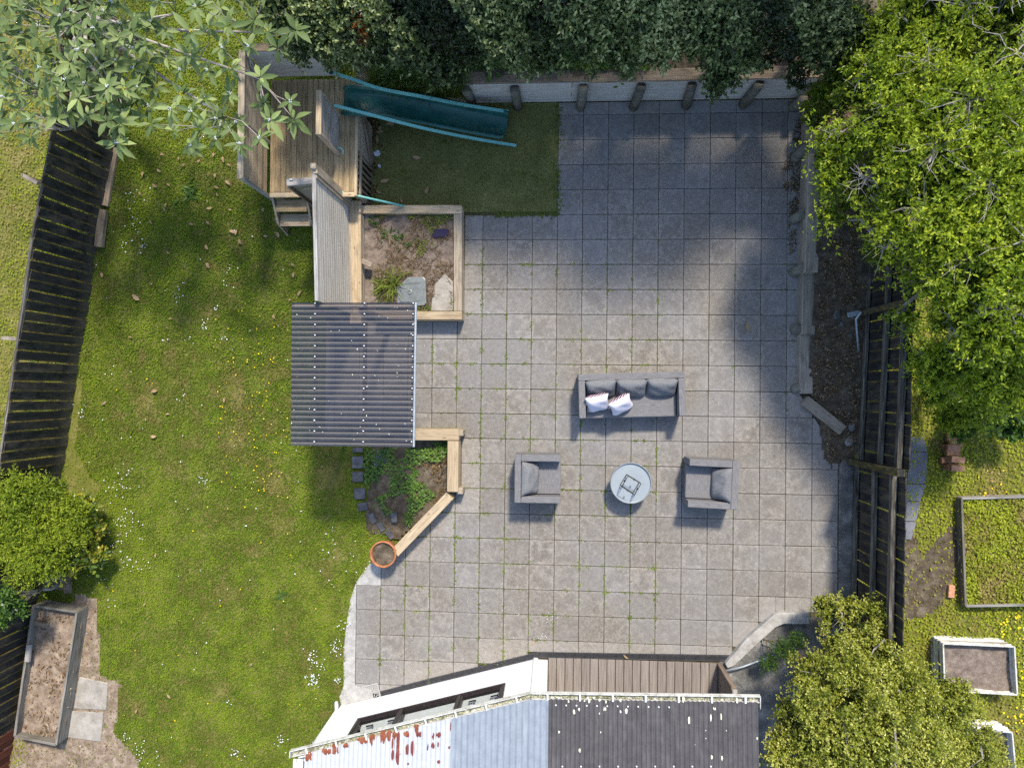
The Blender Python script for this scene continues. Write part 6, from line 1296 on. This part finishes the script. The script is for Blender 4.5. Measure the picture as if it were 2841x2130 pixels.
# white flecks on pavers, leaf litter along the right wall
fk = MB()
for c, x, y, n, sg in [(8, 1250, 580, 14, 90), (8, 1450, 620, 12, 50), (8, 1640, 800, 16, 20), (8, 1380, 880, 26, 60), (8, 1700, 690, 18, 50), (8, 960, 510, 8, 40), (10, 1480, 1175, 2, 4), (9, 400, 200, 8, 150), (6, 230, 965, 4, 30), (8, 560, 1020, 10, 60), (5, 1500, 500, 14, 500)]:
    for _ in range(n):
        p = S(c, x + RND.gauss(0, sg), y + RND.gauss(0, sg * .5)); q = RND.uniform(.003, .011)
        if p.y > -5.0 or p.x < -2: fk.obox((p.x, p.y, .006), (q * 1.6, q, .004), Matrix.Rotation(RND.uniform(0, 3), 3, 'Z'))
tag(fk.build('paint_flecks', M['paper']), 'small white flecks on the pavers near the house', 'flecks', kind='stuff')
def litter(name, label, poly, zf, n, L_, mat='litter'):
    xs = [q[0] for q in poly]; ys = [q[1] for q in poly]; x = RG.uniform(min(xs), max(xs), n * 3); y = RG.uniform(min(ys), max(ys), n * 3); ok = in_poly(x, y, poly) & (fbm(x * 4, y * 4) > .42); x, y = x[ok][:n], y[ok][:n]; n = len(x)
    a = RG.uniform(0, 6.28, n); d = unit(np.stack([np.cos(a), np.sin(a), RG.uniform(-.1, .4, n)], 1)); l_ = L_ * RG.uniform(.5, 1.3, n)
    V, F, k = leaf_cloud(np.stack([x, y, np.array([zf(p, q) for p, q in zip(x, y)]) + RG.uniform(0, .012, n)], 1), d, np.tile([0, 0, 1.], (n, 1)) + RG.normal(0, .3, (n, 3)), l_, l_ * .45)
    tag(np_mesh(name, V, F, M[mat], tone=np.repeat(np.clip(RG.normal(.45, .25, n), 0, 1), k)), label, 'litter', kind='stuff')
litter('wall_litter', 'brown leaf litter drifted along the sleeper wall', [S(3, *q) for q in [(700, 730), (775, 730), (770, 1300), (730, 1650), (690, 1650), (690, 1300), (640, 1120), (690, 1000)]], lambda x, y: .005, 900, .04)
litter('side_litter', 'dry brown bark and leaves on the side bank', [(RX1 + .2, 5.5), (RX1 + .2, RYK), (4.9, -1.5), (5.3, -1.5), (5.35, 5.5)], lambda x, y: .66 * float(smooth(-1.7, 4.4, y)) + .01, 3400, .034)
litter('bank_straw', 'pale dry straw and bark on the side bank', [(RX1 + .2, 5.5), (RX1 + .2, RYK), (4.9, -1.5), (5.3, -1.5), (5.35, 5.5)], lambda x, y: .66 * float(smooth(-1.7, 4.4, y)) + .025, 1700, .05, 'dry')
litter('deck_litter', 'brown leaves heaped under the deck side', [S(2, *q) for q in [(390, 760), (470, 770), (480, 1000), (440, 1300), (400, 1300)]], lambda x, y: .008, 260, .06)
litter('planter_chips', 'bark chips and twigs on the angled planter soil', [S(5, *q, .1) for q in [(790, 1270), (1030, 1260), (1030, 1520), (930, 1640), (740, 1600), (800, 1450)]], LPz, 320, .06)
dn = MB()
for c, x, y, r in [(6, 985, 410, .10), (6, 1020, 465, .06), (6, 1080, 540, .06), (3, 735, 1190, .07), (3, 760, 890, .06), (3, 745, 1150, .05), (6, 1120, 1130, .1), (6, 1110, 1220, .12)]:
    p = S(c, x, y, .2); z = .66 * smooth(-1.7, 4.4, p.y) if p.x > RX1 + .1 else 0; o = MB().lathe([(r * .6, -.02), (r, .0), (r * .85, r * .35), (r * .3, r * .5)], (0, 0, 0), 9).build('stone', M['concrete_dark'], None, smooth=True, bevel=0); o.location = (p.x, p.y, z); o.scale = (1, .75, .45); o.rotation_euler = (0, 0, x); o.name = 'loose_stone'; tag(o, {985: 'largest grey stone on the side bank near the pipe elbow', 1020: 'small grey stone just below the largest bank stone', 1080: 'small grey stone on the bank beside the fence foot', 735: 'pale stone among the leaf litter at the wall foot', 760: 'stone beside the uppermost leaning post', 745: 'stone just above the pale one in the leaf litter', 1120: 'stone at the fence foot beside the angled sleeper end', 1110: 'broad stone below the angled sleeper end'}[x], 'stone', 'loose stones on the right')

# ================================================================== LEFT LOWER CORNER
lb = thing('wooden_bed', 'weathered wooden garden bed of bare soil in the lower left corner', 'garden bed', S(7, 300, 1050))
zb = .34
k4 = [S(7, 218, 603, zb), S(7, 498, 645, zb), S(7, 365, 1500, zb), S(7, 98, 1445, zb)]
for i in range(4): a_, b_ = k4[i], k4[(i + 1) % 4]; timber('side_board', ptz(a_, zb - .17), ptz(b_, zb - .17), .035, .34, M['wood_bed'], lb, .004); timber('rim', ptz(a_, zb + .012), ptz(b_, zb + .012), .045, .022, M['wood_bed'], lb, .003)
q4 = [(q.x, q.y) for q in k4]; so = height_sheet('bed_soil', q4, lambda x, y: .2, M['soil_pale'], .07, .09, kind=None); so.name = 'soil'; attach(so, lb)
timber('stake', S(7, 190, 855, .36), S(7, 178, 965, .36), .09, .06, M['wood_grey'], lb); timber('offcut', S(7, 215, 715, .27), S(7, 310, 735, .25), .1, .03, M['wood_old'], lb)
litter('bed_litter', 'dry leaves and twigs on the wooden bed', q4, lambda x, y: .215, 420, .07, 'dry')
ex = height_sheet('bare_earth', [(q.x, q.y) for q in BARE[0]], lambda x, y: .004, M['soil_pale'], .08, .02)
litter('earth_litter', 'dry leaf scraps on the bare earth beside the wooden bed', [(q.x, q.y) for q in BARE[0]], lambda x, y: .012, 700, .05, 'dry')
for q, lab in (([(515, 1060), (700, 1100), (690, 1275), (480, 1265)], 'pale concrete slab beside the wooden bed, the upper of two'), ([(468, 1280), (672, 1290), (655, 1480), (440, 1450)], 'pale concrete slab beside the wooden bed, the lower of two')):
    pts = [S(7, *r_) for r_ in q]; o = slab([(r_.x, r_.y) for r_ in pts], 'ground_slab', M['slab_pale'], None, -.03, .03, .012); tag(o, lab, 'slab')

# ================================================================== RIGHT HAND YARD
pth = thing('slab_path', 'row of blue grey slabs behind the right fence', 'path', S(14, 760, 900))
ys_ = [290, 490, 910, 1135, 1400, 1640]; xl = [665, 660, 630, 625, 610, 590]; xr = [850, 905, 885, 810, 760, 690]
for i in range(5):
    pts = [S(14, xl[i], ys_[i] + 4), S(14, xr[i], ys_[i] + 4), S(14, xr[i + 1], ys_[i + 1] - 4), S(14, xl[i + 1], ys_[i + 1] - 4)]; slab([(r_.x, r_.y) for r_ in pts], 'slab', M['slate'], pth, -.02, .04, .008)
BR = [(1265, 232, .03, .10, 'brick at the far end of the brick pile'), (1262, 318, -.05, .06, 'weathered brick half hidden by leaves in the brick pile'), (1290, 385, .06, .12, 'brick third from the far end of the pile'), (1268, 440, .02, .20, 'upper brick of the middle pair in the pile'), (1262, 497, .03, .20, 'lower brick of the middle pair in the pile'), (1322, 592, -.12, .30, 'tilted brick on top of the near end of the pile'), (1318, 705, -.02, .30, 'nearest brick on top of the pile'), (1190, 600, .0, .10, 'brick at the foot of the near end of the pile')]
bm0 = MB().obox((0, 0, 0), (.24, .115, .08)).mesh('brick', M['brick'], bevel=.007)
for x, y, r, z, lab in BR:
    p = S(14, x, y, z + .04); o = bpy.data.objects.new('brick', bm0); COL.objects.link(o); o.location = (p.x, p.y, z); o.rotation_euler = (0, 0, r); tag(o, lab, 'brick', 'bricks piled in the right hand yard')
p1_, p2_ = S(14, 1200, 600, 0), S(14, 1300, 720, 0)
for k, (x, y, z, lab) in enumerate([(1322, 600, .22, 'hidden brick under the tilted top brick'), (1322, 600, .14, 'lower hidden brick under the tilted top brick'), (1318, 705, .22, 'side brick under the nearest top brick'), (1318, 705, .14, 'second side brick under the nearest top brick'), (1318, 705, .05, 'bottom brick under the nearest top brick'), (1268, 468, .11, 'brick under the middle pair'), (1268, 440, .04, 'bottom brick under the middle pair')]):
    q = S(14, x, y, [.34, .34, .34, .34, .34, .24, .24][k]); o = bpy.data.objects.new('brick', bm0); COL.objects.link(o); o.location = (q.x + RND.uniform(-.008, .008), q.y, z); o.rotation_euler = (0, 0, RND.uniform(-.06, .06)); tag(o, lab, 'brick', 'bricks piled in the right hand yard')
p = S(9, 1740, 510, .05); o = bpy.data.objects.new('brick', bm0); COL.objects.link(o); o.location = (p.x, p.y, .045); o.rotation_euler = (0, 0, 1.5); tag(o, 'single brick lying by the grassy bed frame', 'brick')
gb_ = thing('grass_bed', 'grassy garden bed framed by thin grey boards in the right hand yard', 'garden bed', S(9, 2000, 300)); zg = .22
f4 = [S(14, 1370, 1105, zg), S(6, 2330, 1575, zg), S(9, 2330, 600, zg), S(9, 1838, 608, zg)]
for i in range(4): a_, b_ = f4[i], f4[(i + 1) % 4]; timber('board', ptz(a_, zg - .11), ptz(b_, zg - .11), .04, .22, M['wood_grey' if i in (0, 2) else 'wood_bed'], gb_, .005)
fp = [(q.x, q.y) for q in f4]; tufts(9000, fp, lambda x, y: .12, M['grass_pale'], 'bed_grass', 'yellow green grass filling the framed bed', 'grass', None, (.04, .12), .010, lambda x, y: .55 + (fbm(x * 3, y * 3) - .5) * 1.4)
so = height_sheet('bed_earth', fp, lambda x, y: .1, M['soil_bed'], .1, .04, kind=None); so.name = 'soil'; attach(so, gb_)
def metal_bed(label, k4, z, soilz):
    t = thing('metal_bed', label, 'garden bed', (k4[0].x, k4[0].y, 0))
    for i in range(4):
        a_, b_ = ptz(k4[i], 0), ptz(k4[(i + 1) % 4], 0); d = (b_ - a_).normalized(); n_ = Vector((-d.y, d.x, 0)); mb = MB(); nz = 24
        for q in range(nz + 1):
            off = n_ * .012 * math.cos(2 * math.pi * q / 6); zz = z * q / nz; mb.v += [tuple(a_ + off + Vector((0, 0, zz))), tuple(b_ + off + Vector((0, 0, zz)))]
        for q in range(nz): mb.f.append((2 * q, 2 * q + 1, 2 * q + 3, 2 * q + 2)); mb.m.append(0)
        mb.build('side_panel', M['white_dirty'], t, smooth=True); timber('rim', ptz(k4[i], z), ptz(k4[(i + 1) % 4], z), .028, .02, M['white_dirty'], t, .004)
    so = height_sheet('bed_earth', [(q.x, q.y) for q in k4], lambda x, y: soilz, M['soil_bed'], .06, .08, kind=None); so.name = 'soil'; attach(so, t); return t
zm = .42
metal_bed('white corrugated metal garden bed of bare soil at the lower right', [S(9, 1690, 848, zm), S(9, 2150, 868, zm), S(9, 2168, 1178, zm), S(9, 1700, 1150, zm)], zm, .27)
metal_bed('pale metal garden bed in the lower right corner behind the golden shrub', [S(9, 1900, 1400, zm), S(9, 2135, 1420, zm), S(9, 2165, 1750, zm), S(9, 1900, 1750, zm)], zm, .27)
bd = timber('loose_board', S(6, 2060, 1170, .1), S(6, 2330, 1178, .1), .08, .05, M['wood_sleeper'], None); tag(bd, 'weathered board end at the right edge above the brick pile', 'board')
mu = height_sheet('mulch', [(q.x, q.y) for q in DARKMULCH], lambda x, y: .012, M['soil'], .08, .03)
